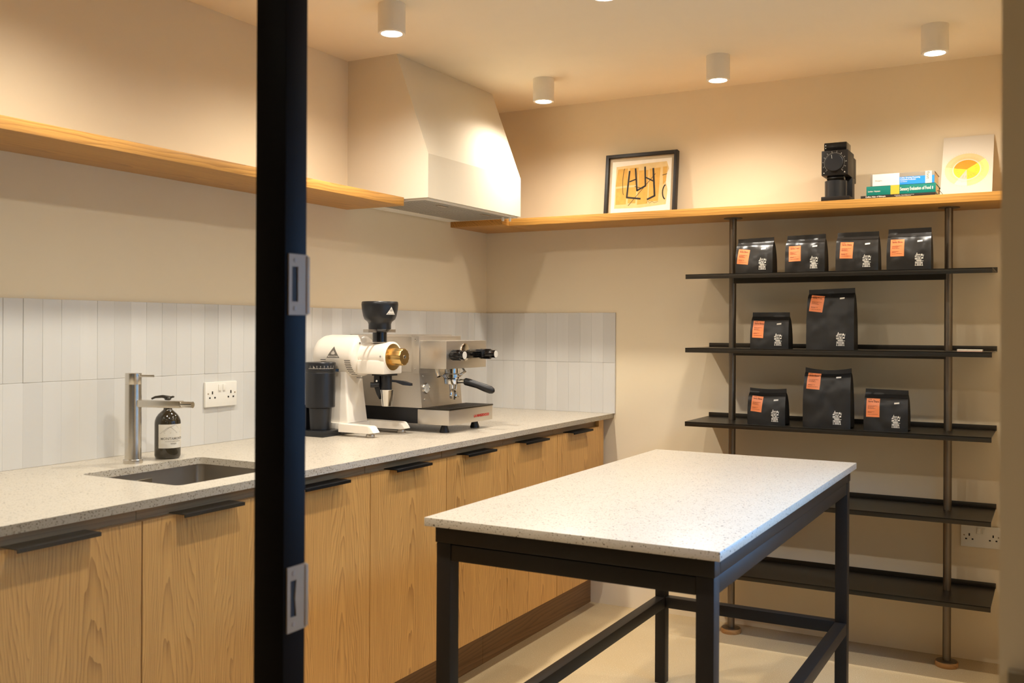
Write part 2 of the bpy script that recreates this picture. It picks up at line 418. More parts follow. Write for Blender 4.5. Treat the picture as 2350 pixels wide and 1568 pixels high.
# inset sink
sk = thing('sink', 'brushed steel undermount sink let into the worktop', 'sink', ((SX0 + SX1) / 2, (SY0 + SY1) / 2, .70))
def bowl():
    mb = MB(); secs = []
    for z, g, r in ((ZC0 - .0008, .004, .022), (.72, -.002, .022), (.706, -.012, .03), (.70, -.03, .04)):
        secs.append([(x, y, z) for x, y in rrect(SX0 - g, SX1 + g, SY0 - g, SY1 + g, r)])
    out = []
    for z, g, r in ((.697, -.02, .04), (.703, .002, .03), (ZC0 - .0008, .012, .022)):
        out.append([(x, y, z) for x, y in rrect(SX0 - g, SX1 + g, SY0 - g, SY1 + g, r)])
    mb.loft(secs + out[:0], cap=False); mb.bm.faces.new(mb.bm.verts[-len(secs[-1]):] if False else [v for v in mb.bm.verts][-len(secs[-1]):])
    return mb
bowl().build('bowl', m_sink, sk, off=sk.location, angle=50)
mb = MB(); mb.box(SX0 - .02, SX1 + .02, SY0 - .02, SY0 - .005, ZC0 - .004, ZC0 - .0005); mb.box(SX0 - .02, SX1 + .02, SY1 + .005, SY1 + .02, ZC0 - .004, ZC0 - .0005)
mb.box(SX0 - .02, SX0 - .005, SY0 - .02, SY1 + .02, ZC0 - .004, ZC0 - .0005); mb.box(SX1 + .005, SX1 + .02, SY0 - .02, SY1 + .02, ZC0 - .004, ZC0 - .0005)
mb.build('rim_flange', m_sink, sk, off=sk.location)
mb = MB()
mb.box(SX0 - .0045, SX0 - .0015, -2.398, -2.328, .836, .8735, bev=.0012); mb.box(SX0 - .0016, SX0 - .0002, -2.392, -2.334, .842, .8675, bev=.0006)
mb.build('overflow_cover', m_chrome, sk, off=sk.location)
MB().lathe((.43, -2.36, .7005), [(.04, 0), (.038, .002), (.03, .0022), (.028, .0005)], 28).build('drain', m_chrome, sk, off=sk.location)

YS = [-.1296 - .4362 * k for k in range(8)]
def cabinet():
    W_ = .4360
    c = thing('base_cabinet', '', 'cabinet', (0, 0, 0), group='oak base cabinets under the worktop')
    mb = MB(); mb.box(.03, .668, -W_ + .001, -W_ + .016, .17, .685); mb.box(.03, .668, -.016, -.001, .17, .685)
    mb.box(.03, .668, -W_ + .016, -.016, .17, .186); mb.box(.02, .03, -W_ + .001, -.001, .17, .685)
    mb.build('carcass', m_carcass, c)
    B(.650, .668, -W_ + .001, -.001, .8, ZC0 - .0006).build('top_rail', m_carcass, c)
    d = B(.670, .690, -W_ + .0015, -.0015, .171, .8625, bev=.0008, seg=1).build('door', m_door, c)
    hy = -W_ / 2 - .02
    mb = MB(); mb.box(.668, .7235, hy - .1, hy + .1, .8627, .8655, bev=.0008); mb.box(.7195, .7235, hy - .1, hy + .1, .8565, .8655, bev=.0012)
    mb.build('handle', m_handle, d); return c
names7 = ['oak base cabinet at the far right end of the worktop, beside the back wall',
          'second oak base cabinet from the back wall, seen past the table edge', 'third oak base cabinet from the back wall, below the espresso machine front',
          'oak base cabinet left of the table corner, fourth from the back wall', 'oak base cabinet just right of the black door post',
          'oak base cabinet under the sink, partly behind the black door post', 'leftmost oak base cabinet, cut by the photo edge']
cab0 = cabinet()
for i in range(7):
    if i == 0: cab0.location = (0, YS[0], 0); cab0['label'] = names7[0]
    else: dup(cab0, (0, YS[i], 0), names7[i])
ep = MB(); ep.box(.03, .688, -.1285, -.075, .17, ZC0 - .0006)
tag(ep.build('end_panel', m_door), 'narrow oak filler strip closing the cabinet run near the back wall', 'panel')
mb = MB(); mb.box(.555, .592, -3.19, -1.02, .0, .1695); mb.box(.555, .592, -1.018, -.0, .0, .1695)
struct(mb.build('baseboard_left', m_plinth))

# ------------------------------------------------------------------ wooden wall shelves
ZB, ZT = 1.8028, 1.8365
sh = thing('wall_shelf', 'thick oak floating shelf on the left wall, left of the hood', 'shelf', (0, -2.2, ZB))
B(.0, .2861, -3.2, -1.134, ZB, ZT, bev=.0015).build('board', m_shelfwood, sh, off=sh.location)
sh = thing('corner_shelf', 'long oak shelf on the back wall carrying books and framed picture', 'shelf', (1.3, 0, ZB))
B(.2871, XR - .002, -.2805, 0, ZB, ZT, bev=.0015).build('board', m_shelfwood_x, sh, off=sh.location)
B(0, .2861, -.3443, 0, ZB, ZT, bev=.0015).build('return_board', m_shelfwood, sh, off=sh.location)

# ------------------------------------------------------------------ extractor hood
hy0, hy1 = -1.1306, -.3717
hd = thing('extractor_hood', 'tapered plastered extractor hood built out from the left wall up to ceiling', 'extractor hood', (0, -.75, 1.83))
pr = [(0, 0, 1.8308), (.3982, 0, 1.8308), (.3982, 0, 2.0038), (.2431, 0, H), (0, 0, H)]
MB().prism([(x, hy0, z) for x, _, z in pr], (0, hy1 - hy0, 0)).build('plaster_shell', m_hood, hd, off=hd.location, flat=True)
B(.008, .388, hy0 + .01, hy1 - .01, 1.8248, 1.8306).build('insert_plate', m_white, hd, off=hd.location)
for k in (0, 1):
    a = hy0 + .03 + k * .352; b = a + .34
    f = B(.095, .365, a, b, 1.8225, 1.8248, bev=.0008).build('filter_panel', m_filter, hd, off=hd.location)
    mb = MB()
    for i in range(22):
        for j in range(16): 
            yy = a + .02 + i * .0145; xx = .11 + j * .0155
            mb.box(xx, xx + .005, yy, yy + .005, 1.8221, 1.8226)
    o = mb.build('perforations', m_greyp, f, off=hd.location); o['kind'] = 'stuff'
    B(.325, .340, (a + b) / 2 - .035, (a + b) / 2 + .035, 1.8195, 1.8226, bev=.001).build('latch', m_bright, f, off=hd.location)
    MB().lathe((.052, (a + b) / 2 + .03, 1.8215), [(.033, 0), (.036, .0033)], 28).build('lamp_lens', m_white, hd, off=hd.location)
for yy in (-.455, -.425): MB().lathe((.372 - .02 * (yy < -.44), yy, 1.806), [(.005, 0), (.006, .002), (.006, .0188)], 14).build('control_button', m_white, hd, off=hd.location)

# ------------------------------------------------------------------ ceiling downlights
def spot(name, loc, power, col, par):
    l = bpy.data.lights.new(name, 'SPOT'); l.energy = power; l.color = col; l.spot_size = R(LAMP_CONE); l.spot_blend = LAMP_BLEND; l.shadow_soft_size = .03
    o = bpy.data.objects.new(name, l); COL.objects.link(o); o.parent = par; o.location = loc; return o
def lamp():
    t = thing('ceiling_downlight', '', 'ceiling light', group='white cylinder downlights on the ceiling')
    MB().lathe((0, 0, 0), [(.0465, 0), (.0465, -.098), (.0445, -.1), (.036, -.1), (.034, -.085)], 40, cap=False).build('housing', m_lampw, t)
    MB().lathe((0, 0, -.094), [(.0352, 0), (.0352, .002)], 32).build('lens', m_emit, t)
    spot('bulb', (0, 0, -.101), LAMP_W, LAMP_COL, t)
    return t
LL = ['white downlight in front of the hood, by the back wall, leftmost of the far row', 'white downlight above the framed picture, middle of the far row',
      'white downlight above the books at far right', 'large white downlight nearest the camera, left of the hood top',
      'white downlight over the table, just above the photo', 'white downlight over the table right side, above the photo',
      'white downlight over the sink, above the photo', 'white downlight inside the doorway, above the photo', 'white downlight at the near right, above the photo']
l0 = lamp()
for i, (x, y) in enumerate(LAMP_XY):
    if i == 0:
        l0.location = (x, y, H); l0['label'] = LL[0]
    else:
        lt = dup(l0, (x, y, H), LL[i])
        if i in (1, 2, 4, 5):                               # dimmed fittings
            for ch in lt.children:
                if ch.type == 'LIGHT': ch.data = ch.data.copy(); ch.data.energy = (0, LAMP_W * .64, LAMP_W * .50, 0, TABLE_W, TABLE_W)[i]
for ch in l0.children:
    if ch.type == 'LIGHT': ch.data = ch.data.copy(); ch.data.energy = LAMP_W * .62
hall_fill_bulb = bpy.data.lights['bulb'].copy(); hall_fill_bulb.energy = HALL_FILL_W
for i, (x, y) in enumerate(HALL_FILL_XY):
    hl = dup(l0, (x, y, H), 'added unseen hall fill downlight outside the doorway, behind the camera, %s' % ('beside the glass partition', 'nearest the camera', 'farthest right', 'farthest from the doorway')[i])
    for ch in hl.children:
        if ch.type == 'LIGHT': ch.data = hall_fill_bulb

# ------------------------------------------------------------------ metal shelf rack
PX = (1.3205, 2.1828); PY = -.13; RX0, RX1, RY0, RY1 = 1.1715, 2.3475, -.32, -.006
ZS = (1.5516, 1.2393, .9253, .6145, .3003)
rk = thing('shelf_rack', 'dark steel rack of five shelves on two round posts against the back wall', 'shelf rack', (1.76, PY, 0))
for x in PX:
    p = MB().cyl((x, PY, .02), (x, PY, ZB), .0152, n=28).build('post', m_rackp, rk, off=rk.location)
    MB().lathe((x, PY, ZB - .004), [(.040, .0036), (.040, .001), (.036, 0)], 32).build('flange', m_rackp, p, off=rk.location)
    f = MB().lathe((x, PY, 0), [(.041, 0), (.043, .004), (.043, .018), (.042, .02)], 36).build('foot', m_walnutpuck, p, off=rk.location)
    MB().lathe((x, PY, .02), [(.038, 0), (.038, .003), (.02, .005)], 32).build('base_flange', m_rackp, p, off=rk.location)
for z in ZS:
    mb = MB(); mb.box(RX0, RX1, RY0, RY1, z - .003, z)
    mb.box(RX0, RX1, RY0, RY0 + .003, z - .0196, z, bev=.0012); mb.box(RX0 + .006, RX1 + .002, RY1 - .003, RY1, z - .003, z + .0186, bev=.001)
    s = mb.build('shelf', m_rack, rk, off=rk.location)
    B(PX[0], PX[1], PY - .013, PY + .013, z - .033, z - .003).build('rail', m_rack, s, off=rk.location)

# ------------------------------------------------------------------ coffee bags
EMB = [(4, 21.5, 5, 24), (3, 21, 11.5, 21.5), (2.6, 20, 10.6, 20.4), (2.2, 19, 10, 19.4), (2.8, 19, 3.4, 21), (6, 19.4, 6.5, 21), (8.5, 19.6, 9, 21),
       (1, 16.6, 4, 18.3), (5, 15.4, 5.5, 18.6), (5, 15.2, 10, 15.9), (9.6, 15.4, 10, 18), (6.4, 16.8, 8.6, 17.6), (1, 14.6, 5, 15), (1, 12.4, 6, 13.9), (6.5, 12.2, 10.4, 12.7),
       (7, 13.4, 10, 14.6), (12.6, 13, 15.2, 15.4), (11, 15.4, 11.6, 18.2), (14.6, 15.6, 15.1, 19), (15.6, 17.5, 16, 21.2), (1, 11.2, 11, 11.6), (11.4, 11.6, 12, 15),
       (3.2, 9.6, 12.4, 10.6), (12.6, 8.6, 15.8, 9.4), (4.6, 1, 5.6, 9.6), (6.6, 1, 7.6, 9.6), (8.6, 1, 9.6, 9.6), (10.6, 1, 11.6, 9.6),
       (1.6, 1, 2.4, 7.6), (1.6, 7, 4, 7.6), (3.2, 4, 4, 7.2), (13.4, 1, 14.2, 7), (12.2, 6.4, 14.2, 7), (12.2, 3.6, 12.9, 6.6),
       (1, 0, 3, .9), (4, 0, 6, .9), (6.3, 0, 8, .9), (8.3, 0, 10, .9), (10.3, 0, 12.1, .9), (12.8, 0, 15, .9)]
def bag(label, loc, W_, Hh, D, mat, seed, lab, dip=0.0, slant=0.0, rz=0, big=False, tilt=0.0):
    t = thing('coffee_bag', label, 'coffee bag', loc, rz, group='black coffee bags on the steel rack')
    off = Vector((seed * 7.3, seed * 3.1, 0)); CR = .80 if not big else .86
    def half(q): return D / 2 * sqrt(max(0, 1 - (q / (CR + .06)) ** 2.2)) + .0025 if q < CR + .05 else .0025
    def wid(q): return W_ * (1.0 - .035 * q + .012 * sin(q * 3.1))
    def front(x, z):
        q = max(0, min(1, z / Hh)); s = min(1, abs(x) / (W_ / 2))
        wr = noise.noise(Vector((x * 26, z * 17, 0)) + off) * .0075 + noise.noise(Vector((x * 60, z * 38, 4)) + off) * .0028
        amp = (.35 + .65 * q) * (1 - .4 * s ** 4) if q < CR else .5
        base = half(q) * (1 - .16 * s ** 4 * (1 - q))
        lip = -.0012 if q > CR else 0.0
        return -(base + wr * amp + lip) - .004 * q
    def back(x, z):
        q = max(0, min(1, z / Hh)); return half(q) - .004 * q
    nx, nz = 18, 26; mb = MB(); bm = mb.bm; F, K = [], []
    def top(x): s = x / (W_ / 2); return 1 + slant * s - dip * (1 - s * s)
    for j in range(nz + 1):
        q = j / nz; fr, bk = [], []
        for i in range(nx + 1):
            x = (i / nx - .5) * wid(q); z = q * Hh * (1 + (top(x) - 1) * q ** 3)
            fr.append(bm.verts.new((x, front(x, q * Hh), z))); bk.append(bm.verts.new((x, back(x, q * Hh), z)))
        F.append(fr); K.append(bk)
    for j in range(nz):
        for i in range(nx):
            bm.faces.new((F[j][i], F[j][i + 1], F[j + 1][i + 1], F[j + 1][i])); bm.faces.new((K[j][i + 1], K[j][i], K[j + 1][i], K[j + 1][i + 1]))
    for sgn, i in ((-1, 0), (1, nx)):
        mid = []
        for j in range(nz + 1):
            a, b = F[j][i].co, K[j][i].co; m_ = (a + b) / 2; m_.x -= sgn * min(.014, (b.y - a.y) * .22); mid.append(bm.verts.new(m_))
        for j in range(nz):
            bm.faces.new((F[j][i], F[j + 1][i], mid[j + 1], mid[j])); bm.faces.new((mid[j], mid[j + 1], K[j + 1][i], K[j][i]))
        bm.faces.new((F[nz][i], mid[nz], K[nz][i])) ; bm.faces.new((F[0][i], mid[0], K[0][i]))
    for i in range(nx): bm.faces.new((F[0][i], K[0][i], K[0][i + 1], F[0][i + 1])); bm.faces.new((F[nz][i], F[nz][i + 1], K[nz][i + 1], K[nz][i]))
    mb.build('pouch', mat, t, angle=50)
    B(-wid(CR) / 2 + .001, wid(CR) / 2 - .001, -.0005, .0005, 0, .0012).build('seal_line', m_blackg, t).location = (0, front(0, CR * Hh) - .0004, CR * Hh)
    def surf(e): return lambda x, z: Vector((x, front(x, z) - e, z))
    lx, lz, lw, lh = lab
    ct, stt = cos(tilt), sin(tilt)
    def LP(e):
        g = surf(e)
        return lambda a, b: g(lx + a * ct - b * stt, lz + a * stt + b * ct)
    L = MB().patch(LP(.0006), 0, lw, 0, lh, 6, 7).build('label', m_orange, t, fixn=False)
    mb = MB(); g = LP(.0010)
    mb.text('COFFEE', lh * .055, lambda x, y: g(lw * .12 + x, lh * .925 + y), bold=.01)
    mb.text('Santa Elena', lh * .135, lambda x, y: g(lw * .12 + x, lh * .80 + y), bold=.02, squeeze=.92)
    for k, (yy, ww) in enumerate(((.60, .72), (.555, .5), (.50, .42), (.455, .55), (.27, .5), (.24, .3), (.14, .74))):
        x = .12
        while x < .12 + ww:
            e_ = x + rnd.uniform(.05, .13); mb.patch(g, lw * x, lw * min(e_, .12 + ww), lh * yy, lh * (yy + .018), 1, 1); x = e_ + .025
    mb.build('lettering', m_brownink, L, fixn=False)
    sx, sz = W_ * .19, Hh * (.655 if not big else .825)
    g2 = surf(.0008); st = MB().patch(lambda a, b: g2(sx + a, sz + b + a * .1), 0, .0185, 0, .0062, 3, 2).build('sticker', m_print, t, fixn=False)
    ew = .033 if not big else .036; ex, ez = W_ * .13, .014 if not big else .016; k = ew / 16; g3 = surf(.0008)
    mb = MB()
    for a, b, c, d in EMB: mb.patch(lambda p, q: g3(ex + p * k, ez + q * k), a, c, b, d, 1, max(1, int((d - b) / 3)))
    for tri in (((10.6, 18.6), (15.2, 18.6), (13, 22.6)),): mb.poly([g3(ex + p * k, ez + q * k) for p, q in tri])
    mb.build('house_emblem', m_print, t, fixn=False)
    return t
yb = -.235
bag('black coffee bag on the top steel shelf, leftmost of the row of four', (1.459, -.265, ZS[0]), .154, .147, .08, m_pouchg, 1, (-.070, .040, .047, .062), slant=.015, tilt=-.1)
bag('black coffee bag on the top steel shelf, second of four from the left', (1.665, -.265, ZS[0]), .157, .152, .08, m_pouchg, 2, (-.062, .043, .048, .063), slant=.01, tilt=.03)
bag('black coffee bag on the top steel shelf, third of four from the left', (1.866, -.265, ZS[0]), .161, .155, .08, m_pouchg, 3, (-.064, .050, .049, .065), tilt=-.03)
bag('black coffee bag on the top steel shelf, rightmost of the row of four', (2.057, -.265, ZS[0]), .160, .161, .08, m_pouchg, 4, (-.066, .052, .050, .066), slant=.006)
bag('small black coffee bag on the second steel shelf, left of the tall bag', (1.516, yb, ZS[1]), .158, .151, .078, m_pouchm, 5, (-.070, .046, .046, .070), tilt=-.04)
bag('tall black coffee bag on the second steel shelf, orange label tilted', (1.760, yb, ZS[1]), .186, .245, .088, m_pouchm, 6, (-.083, .155, .053, .066), big=True, slant=.012, tilt=-.11)
bag('small black coffee bag on the third steel shelf, leftmost of three', (1.505, yb, ZS[2]), .156, .150, .078, m_pouchm, 7, (-.064, .054, .046, .064), dip=.03, tilt=-.08)
bag('tall black coffee bag with dipped top edge in the middle of the third shelf', (1.748, yb, ZS[2]), .186, .241, .088, m_pouchm, 8, (-.080, .155, .052, .064), big=True, dip=.045, tilt=-.06)
bag('small black coffee bag on the third steel shelf, rightmost of three', (1.972, yb, ZS[2]), .164, .160, .08, m_pouchm, 9, (-.072, .052, .050, .072), slant=-.01)
# thin pale cards lying on the second shelf
bk = thing('card_stack', 'thin stack of pale cards lying at the right end of second shelf', 'cards', (2.27, -.26, ZS[1]))
for k, c in enumerate(('b98f7c', 'd9cbb8', 'e3d8c6')):
    B(-.043, .043, -.028, .028, .0001 + k * .0028, .0026 + k * .0028).build('card', M_plain('card_%d' % k, c, .7), bk)

# ------------------------------------------------------------------ work table
TX0, TX1, TY0, TY1, TZ0, TZ1 = 1.2271, 1.956, -2.3703, -.807, .8413, .8621
tb = thing('work_table', 'stone topped work table on a black steel frame in the middle of the room', 'table', ((TX0 + TX1) / 2, (TY0 + TY1) / 2, 0))
B(TX0, TX1, TY0, TY1, TZ0, TZ1, bev=.0012, seg=2).build('table_top', m_stone, tb, off=tb.location)
fx0, fx1, fy0, fy1 = 1.2495, 1.9375, -2.3500, -.8300
def ring(mb, z0, z1, o, wd=.04):
    mb.box(fx0 - o, fx1 + o, fy0 - o, fy0 - o + wd, z0, z1, bev=.003); mb.box(fx0 - o, fx1 + o, fy1 + o - wd, fy1 + o, z0, z1, bev=.003)
    mb.box(fx0 - o, fx0 - o + wd, fy0 - o + wd, fy1 + o - wd, z0, z1, bev=.003); mb.box(fx1 + o - wd, fx1 + o, fy0 - o + wd, fy1 + o - wd, z0, z1, bev=.003)
mb = MB(); ring(mb, .8010, TZ0 - .0004, .0022); mb.build('top_frame', m_steelblk, tb, off=tb.location)
for nm, a in (('apron_rail', (fx0 + .04, fx1 - .04, fy0 + .002, fy0 + .04)), ('apron_rail', (fx0 + .04, fx1 - .04, fy1 - .04, fy1 - .002)),
              ('apron_rail', (fx0 + .002, fx0 + .04, fy0 + .04, fy1 - .04)), ('apron_rail', (fx1 - .04, fx1 - .002, fy0 + .04, fy1 - .04))):
    B(*a, .7595, .7985, bev=.003).build(nm, m_steelblk, tb, off=tb.location)
for x in (fx0, fx1 - .04):
    for y in (fy0, fy1 - .04): B(x, x + .04, y, y + .04, 0, .8008, bev=.003).build('leg', m_steelblk, tb, off=tb.location)
zs0, zs1 = .283, .323
for a in ((fx0 + .001, fx0 + .039, fy0 + .04, fy1 - .04), (fx1 - .039, fx1 - .001, fy0 + .04, fy1 - .04), (fx0 + .04, fx1 - .04, fy1 - .039, fy1 - .001)):
    B(*a, zs0, zs1, bev=.003).build('stretcher', m_steelblk, tb, off=tb.location)

# ------------------------------------------------------------------ sockets
def socket(label, loc, rz):
    t = thing('wall_socket', label, 'socket', loc, rz)
    B(-.0735, .0735, -.010, 0, -.043, .043, bev=.003).build('plate', m_white, t)
    for x in (-.009, .011): B(x - .006, x + .006, -.0135, -.0095, .012, .034, bev=.0015).build('switch', m_white, t)
    for x in (-.042, .044):
        mb = MB(); mb.box(x - .0025, x + .0025, -.0107, -.0100, .001, .011); mb.box(x - .015, x - .0085, -.0107, -.01, -.014, -.0085); mb.box(x + .0085, x + .015, -.0107, -.01, -.014, -.0085)
        mb.build('pin_holes', m_dark, t)
    for x in (-.061, .063): MB().lathe((x, -.0098, .003), [(.003, 0), (.003, -.0006)], 12, 'y').build('screw', m_plate, t)
socket('white double socket on the tiles behind the soap bottle', (.0101, -1.842, 1.085), R(90))
socket('white double socket low on the back wall right of the steel rack', (2.295, 0, .497), 0)

# ------------------------------------------------------------------ tap and soap
fx, fy = .1764, -2.345
tp = thing('tap', 'brushed steel mixer tap standing behind the sink', 'tap', (fx, fy, ZC), R(14))
MB().lathe((0, 0, 0), [(.0275, 0), (.0275, .011), (.0265, .012), (.0232, .0122), (.0232, .2325)], 40).build('column', m_steelz, tp)
MB().lathe((0, 0, .2335), [(.0226, -.0012), (.0232, 0), (.0232, .031), (.0222, .0318)], 40).build('handle_cap', m_steelz, tp)
MB().cyl((.005, -.004, .2575), (.068, .001, .2575), .0035, n=14).build('lever', m_chrome, tp)
mb = MB(); mb.box(.0, .163, -.0115, .0115, .166, .187, bev=.003); mb.build('spout', m_steelz, tp)
MB().cyl((.161, 0, .1765), (.199, 0, .1765), .0092, n=24).build('aerator', m_chrome, tp)
sb = thing('soap_bottle', 'dark amber pump soap bottle with pale label beside the tap', 'soap bottle', (.1749, -2.215, ZC))
rb = .0385
MB().lathe((0, 0, 0), [(.030, 0), (.036, .003), (rb, .010), (rb, .108), (.0375, .116), (.034, .126), (.028, .135), (.0195, .143), (.0135, .148), (.0125, .152), (.0125, .158)], 44).build('bottle', m_bottle, sb, angle=60)
mb = MB().lathe((0, 0, .158), [(.0145, 0), (.0145, .010), (.012, .012), (.006, .013), (.0055, .022)], 28)
pump = mb.build('pump_collar', m_blackg, sb)
mb = MB(); mb.lathe((0, 0, .178), [(.009, 0), (.0105, .004), (.008, .009)], 20); mb.tube([(.006, .004, .184), (-.012, -.010, .189), (-.028, -.024, .187), (-.036, -.031, .182)], [.006, .0048, .0036, .003], 12)
mb.tube([(0, 0, .183), (.012, .010, .188), (.014, .012, .186)], [.004, .003, .003], 8); mb.build('pump_head', m_blackg, sb)
a0 = math.atan2(-2.12, 2.38) + R(26)
def cylp(rad, e): return lambda s, z: Vector(((rad + e) * cos(a0 + s / rad), (rad + e) * sin(a0 + s / rad), z))
lb = MB().patch(cylp(rb, .0003), -.046, .046, .034, .106, 24, 6).build('label', m_paper, sb, fixn=False)
mb = MB(); g = cylp(rb, .0006)
mb.text('MONTAMONTA', .0105, lambda x, y: g(x, .0595 + y), 'CENTER', .01); mb.text('WASH', .0062, lambda x, y: g(x, .0455 + y), 'CENTER', .01)
mb.text('natural and organic hand wash', .0042, lambda x, y: g(x, .0535 + y), 'CENTER')
mb.build('lettering', m_greyp, lb, fixn=False)
mb = MB()
for pts in ([(-.04, .078), (-.02, .094), (.006, .104), (.018, .092), (.014, .078)], [(-.03, .082), (-.01, .099), (.0, .09), (.012, .08)], [(.02, .079), (.03, .095), (.044, .085)], [(-.044, .08), (.044, .08)]):
    for (xa, za), (xb, zb) in zip(pts, pts[1:]):
        n = 5
        for k in range(n):
            p = [(xa + (xb - xa) * t / n, za + (zb - za) * t / n) for t in (k, k + 1)]
            mb.poly([g(p[0][0], p[0][1]), g(p[1][0], p[1][1]), g(p[1][0], p[1][1] + .0007), g(p[0][0], p[0][1] + .0007)])
mb.build('hill_drawing', m_greyp, lb, fixn=False)

# ------------------------------------------------------------------ espresso machine (faces the room, +x)
Y1, Y2 = -1.190, -.890
em = thing('espresso_machine', 'boxy brushed steel espresso machine on the worktop beside the white grinder', 'espresso machine', (.30, -1.04, ZC))
o_ = em.location
def E(mb, name, mat, par=None, **k): return mb.build(name, mat, par or em, off=o_, **k)
E(B(.06, .40, Y1 + .002, Y2 - .002, 1.146, 1.2825, bev=.002), 'upper_body', m_steel)
E(B(.366, .4015, Y1 - .0015, Y2 + .0015, 1.142, 1.2855, bev=.0012), 'front_flange', m_steel)
mb = MB(); mb.prism([(.06, Y1 + .004, 1.008), (.412, Y1 + .004, 1.008), (.399, Y1 + .004, 1.1455), (.06, Y1 + .004, 1.1455)], (0, Y2 - Y1 - .008, 0)); E(mb, 'lower_body', m_steel, flat=True)
E(B(.4018, .524, Y1 + .003, Y2 - .0, 1.161, 1.2688, bev=.002), 'group_cover', m_steel)
E(B(.06, .40, Y1 + .006, Y2 - .006, .9475, 1.0078), 'black_base', m_blackp)
tr = E(B(.395, .539, Y1, Y2 + .028, .9465, 1.0035, bev=.0015), 'drip_tray', m_steel)
mb = MB(); mb.box(.412, .542, Y1 + .001, Y2 + .029, 1.0037, 1.0095, bev=.001); gr = E(mb, 'drip_grate', m_rack, tr)
mb = MB()
for i in range(14): mb.box(.43, .528, Y1 + .03 + i * .02, Y1 + .038 + i * .02, 1.0094, 1.0098)
gs = E(mb, 'grate_slots', m_dark, tr)
mb = MB(); mb.text('LA MARZOCCO', .0135, lambda x, y: Vector((.5396, -1.008 + x, .9655 + y)), 'LEFT', .06, 1.22); E(mb, 'lettering', M_plain('red_letters', 'c01f1a', .4), tr, fixn=False)
for x, y in ((.49, Y1 + .045), (.49, Y2 - .03), (.11, Y1 + .045), (.11, Y2 - .045)):
    E(MB().lathe((x, y, ZC + .0003), [(.019, 0), (.019, .004), (.011, .028), (.011, .0325)], 24), 'foot', m_blackp)
mb = MB(); mb.box(.064, .36, Y1 + .003, Y1 + .006, 1.2825, 1.2915); mb.box(.064, .36, Y2 - .006, Y2 - .003, 1.2825, 1.2915); mb.box(.064, .067, Y1 + .003, Y2 - .003, 1.2825, 1.2915); E(mb, 'cup_rail', m_steel)
def scr(x, y, z, r=.0042, ax='y', s=-1): E(MB().lathe((x, y, z), [(r, 0), (r, s * .0012), (r * .7, s * .002)], 12, ax), 'screw', m_chrome)
for z in (1.272, 1.158): scr(.3835, Y1 - .0015, z)
for y, z in ((Y1 + .022, 1.132), (Y1 + .022, 1.040), (Y2 - .03, 1.040)): scr(.4025 + (1.1455 - z) * .09, y, z, .004, 'x', 1)
gxx = .4045
ga = E(MB().lathe((gxx, -1.150, 1.083), [(.0205, 0), (.0205, .006), (.0185, .008), (.0175, .006)], 32, 'x'), 'pressure_gauge', m_chrome)
E(MB().lathe((gxx + .0055, -1.150, 1.083), [(.0175, 0), (.0175, .0006)], 32, 'x'), 'dial_face', m_white, ga)
E(MB().poly([(gxx + .0064, -1.1515, 1.0825), (gxx + .0064, -1.160, 1.070), (gxx + .0064, -1.1485, 1.0835)]), 'needle', m_dark, ga, fixn=False)
# group head, portafilter, wands
gh = E(MB().lathe((.465, -1.055, 1.118), [(.031, 0), (.034, .004), (.034, .018), (.028, .022), (.028, .044)], 36), 'group_head', m_chrome)
E(MB().lathe((.465, -1.055, 1.128), [(.043, 0), (.043, .004)], 36), 'group_collar', m_chrome, gh)
pf = E(MB().lathe((.465, -1.055, 1.0935), [(.014, 0), (.029, .004), (.031, .020), (.031, .0245)], 32), 'portafilter', m_chrome)
mb = MB(); mb.lathe((.465, -1.055, 1.066), [(.0085, 0), (.010, .028)], 20)
E(mb, 'spout_stem', m_chrome, pf)
mb = MB()
for s in (-1, 1):
    mb.tube([(.465, -1.055, 1.074)] + [(.472, -1.055 + s * .019 * sin(a), 1.056 + .019 * cos(a)) for a in [R(20 + 22 * k) for k in range(6)]], .0055, 10)
E(mb, 'spouts', m_chrome, pf)
E(MB().tube([(.492, -1.052, 1.108), (.508, -1.045, 1.109), (.520, -1.041, 1.107)], [.008, .008, .009], 16), 'handle_neck', m_chrome, pf)
E(MB().tube([(.514, -1.043, 1.1085), (.519, -1.041, 1.108), (.540, -1.035, 1.103), (.566, -1.027, 1.095), (.596, -1.018, 1.084), (.618, -1.011, 1.076), (.628, -1.008, 1.072), (.632, -1.007, 1.0705)],
             [.010, .0145, .0148, .0135, .0155, .0152, .0105, .004], 24), 'grip', m_blackp, pf)
E(MB().tube([(.455, -1.150, 1.16), (.462, -1.152, 1.146), (.470, -1.156, 1.130)], [.009, .009, .008], 16), 'hot_water_tap', m_chrome)
E(MB().tube([(.45, -.955, 1.162), (.462, -.958, 1.148), (.470, -.962, 1.143), (.462, -.985, 1.132), (.452, -1.0, 1.10), (.447, -1.004, 1.05), (.444, -1.004, 1.032)], [.005] * 6 + [.0035], 12), 'steam_wand', m_chrome)
def knob(y, z, L_, r):
    k = E(MB().lathe((.524, y, z), [(r * .9, 0), (r, .004), (r, L_ * .72), (r * .86, L_ * .78), (r * .88, L_)], 28, 'x'), 'knob', m_blackg)
    mb = MB()
    for i in range(12):
        a = 2 * pi * i / 12; mb.cyl((.524 + L_ * .1, y + r * cos(a), z + r * sin(a)), (.524 + L_ * .7, y + r * cos(a), z + r * sin(a)), r * .12, n=6)
    E(mb, 'flutes', m_blackg, k)
    E(MB().lathe((.524 + L_, y, z), [(r * .80, 0), (r * .80, .0008)], 28, 'x'), 'cap', m_white, k)
knob(-1.152, 1.2145, .060, .0185); knob(-.945, 1.2155, .078, .0180)
mb = MB(); mb.box(.5245, .557, -.972, -.925, 1.203, 1.234, bev=.004); E(mb, 'knob_block', m_blackp)
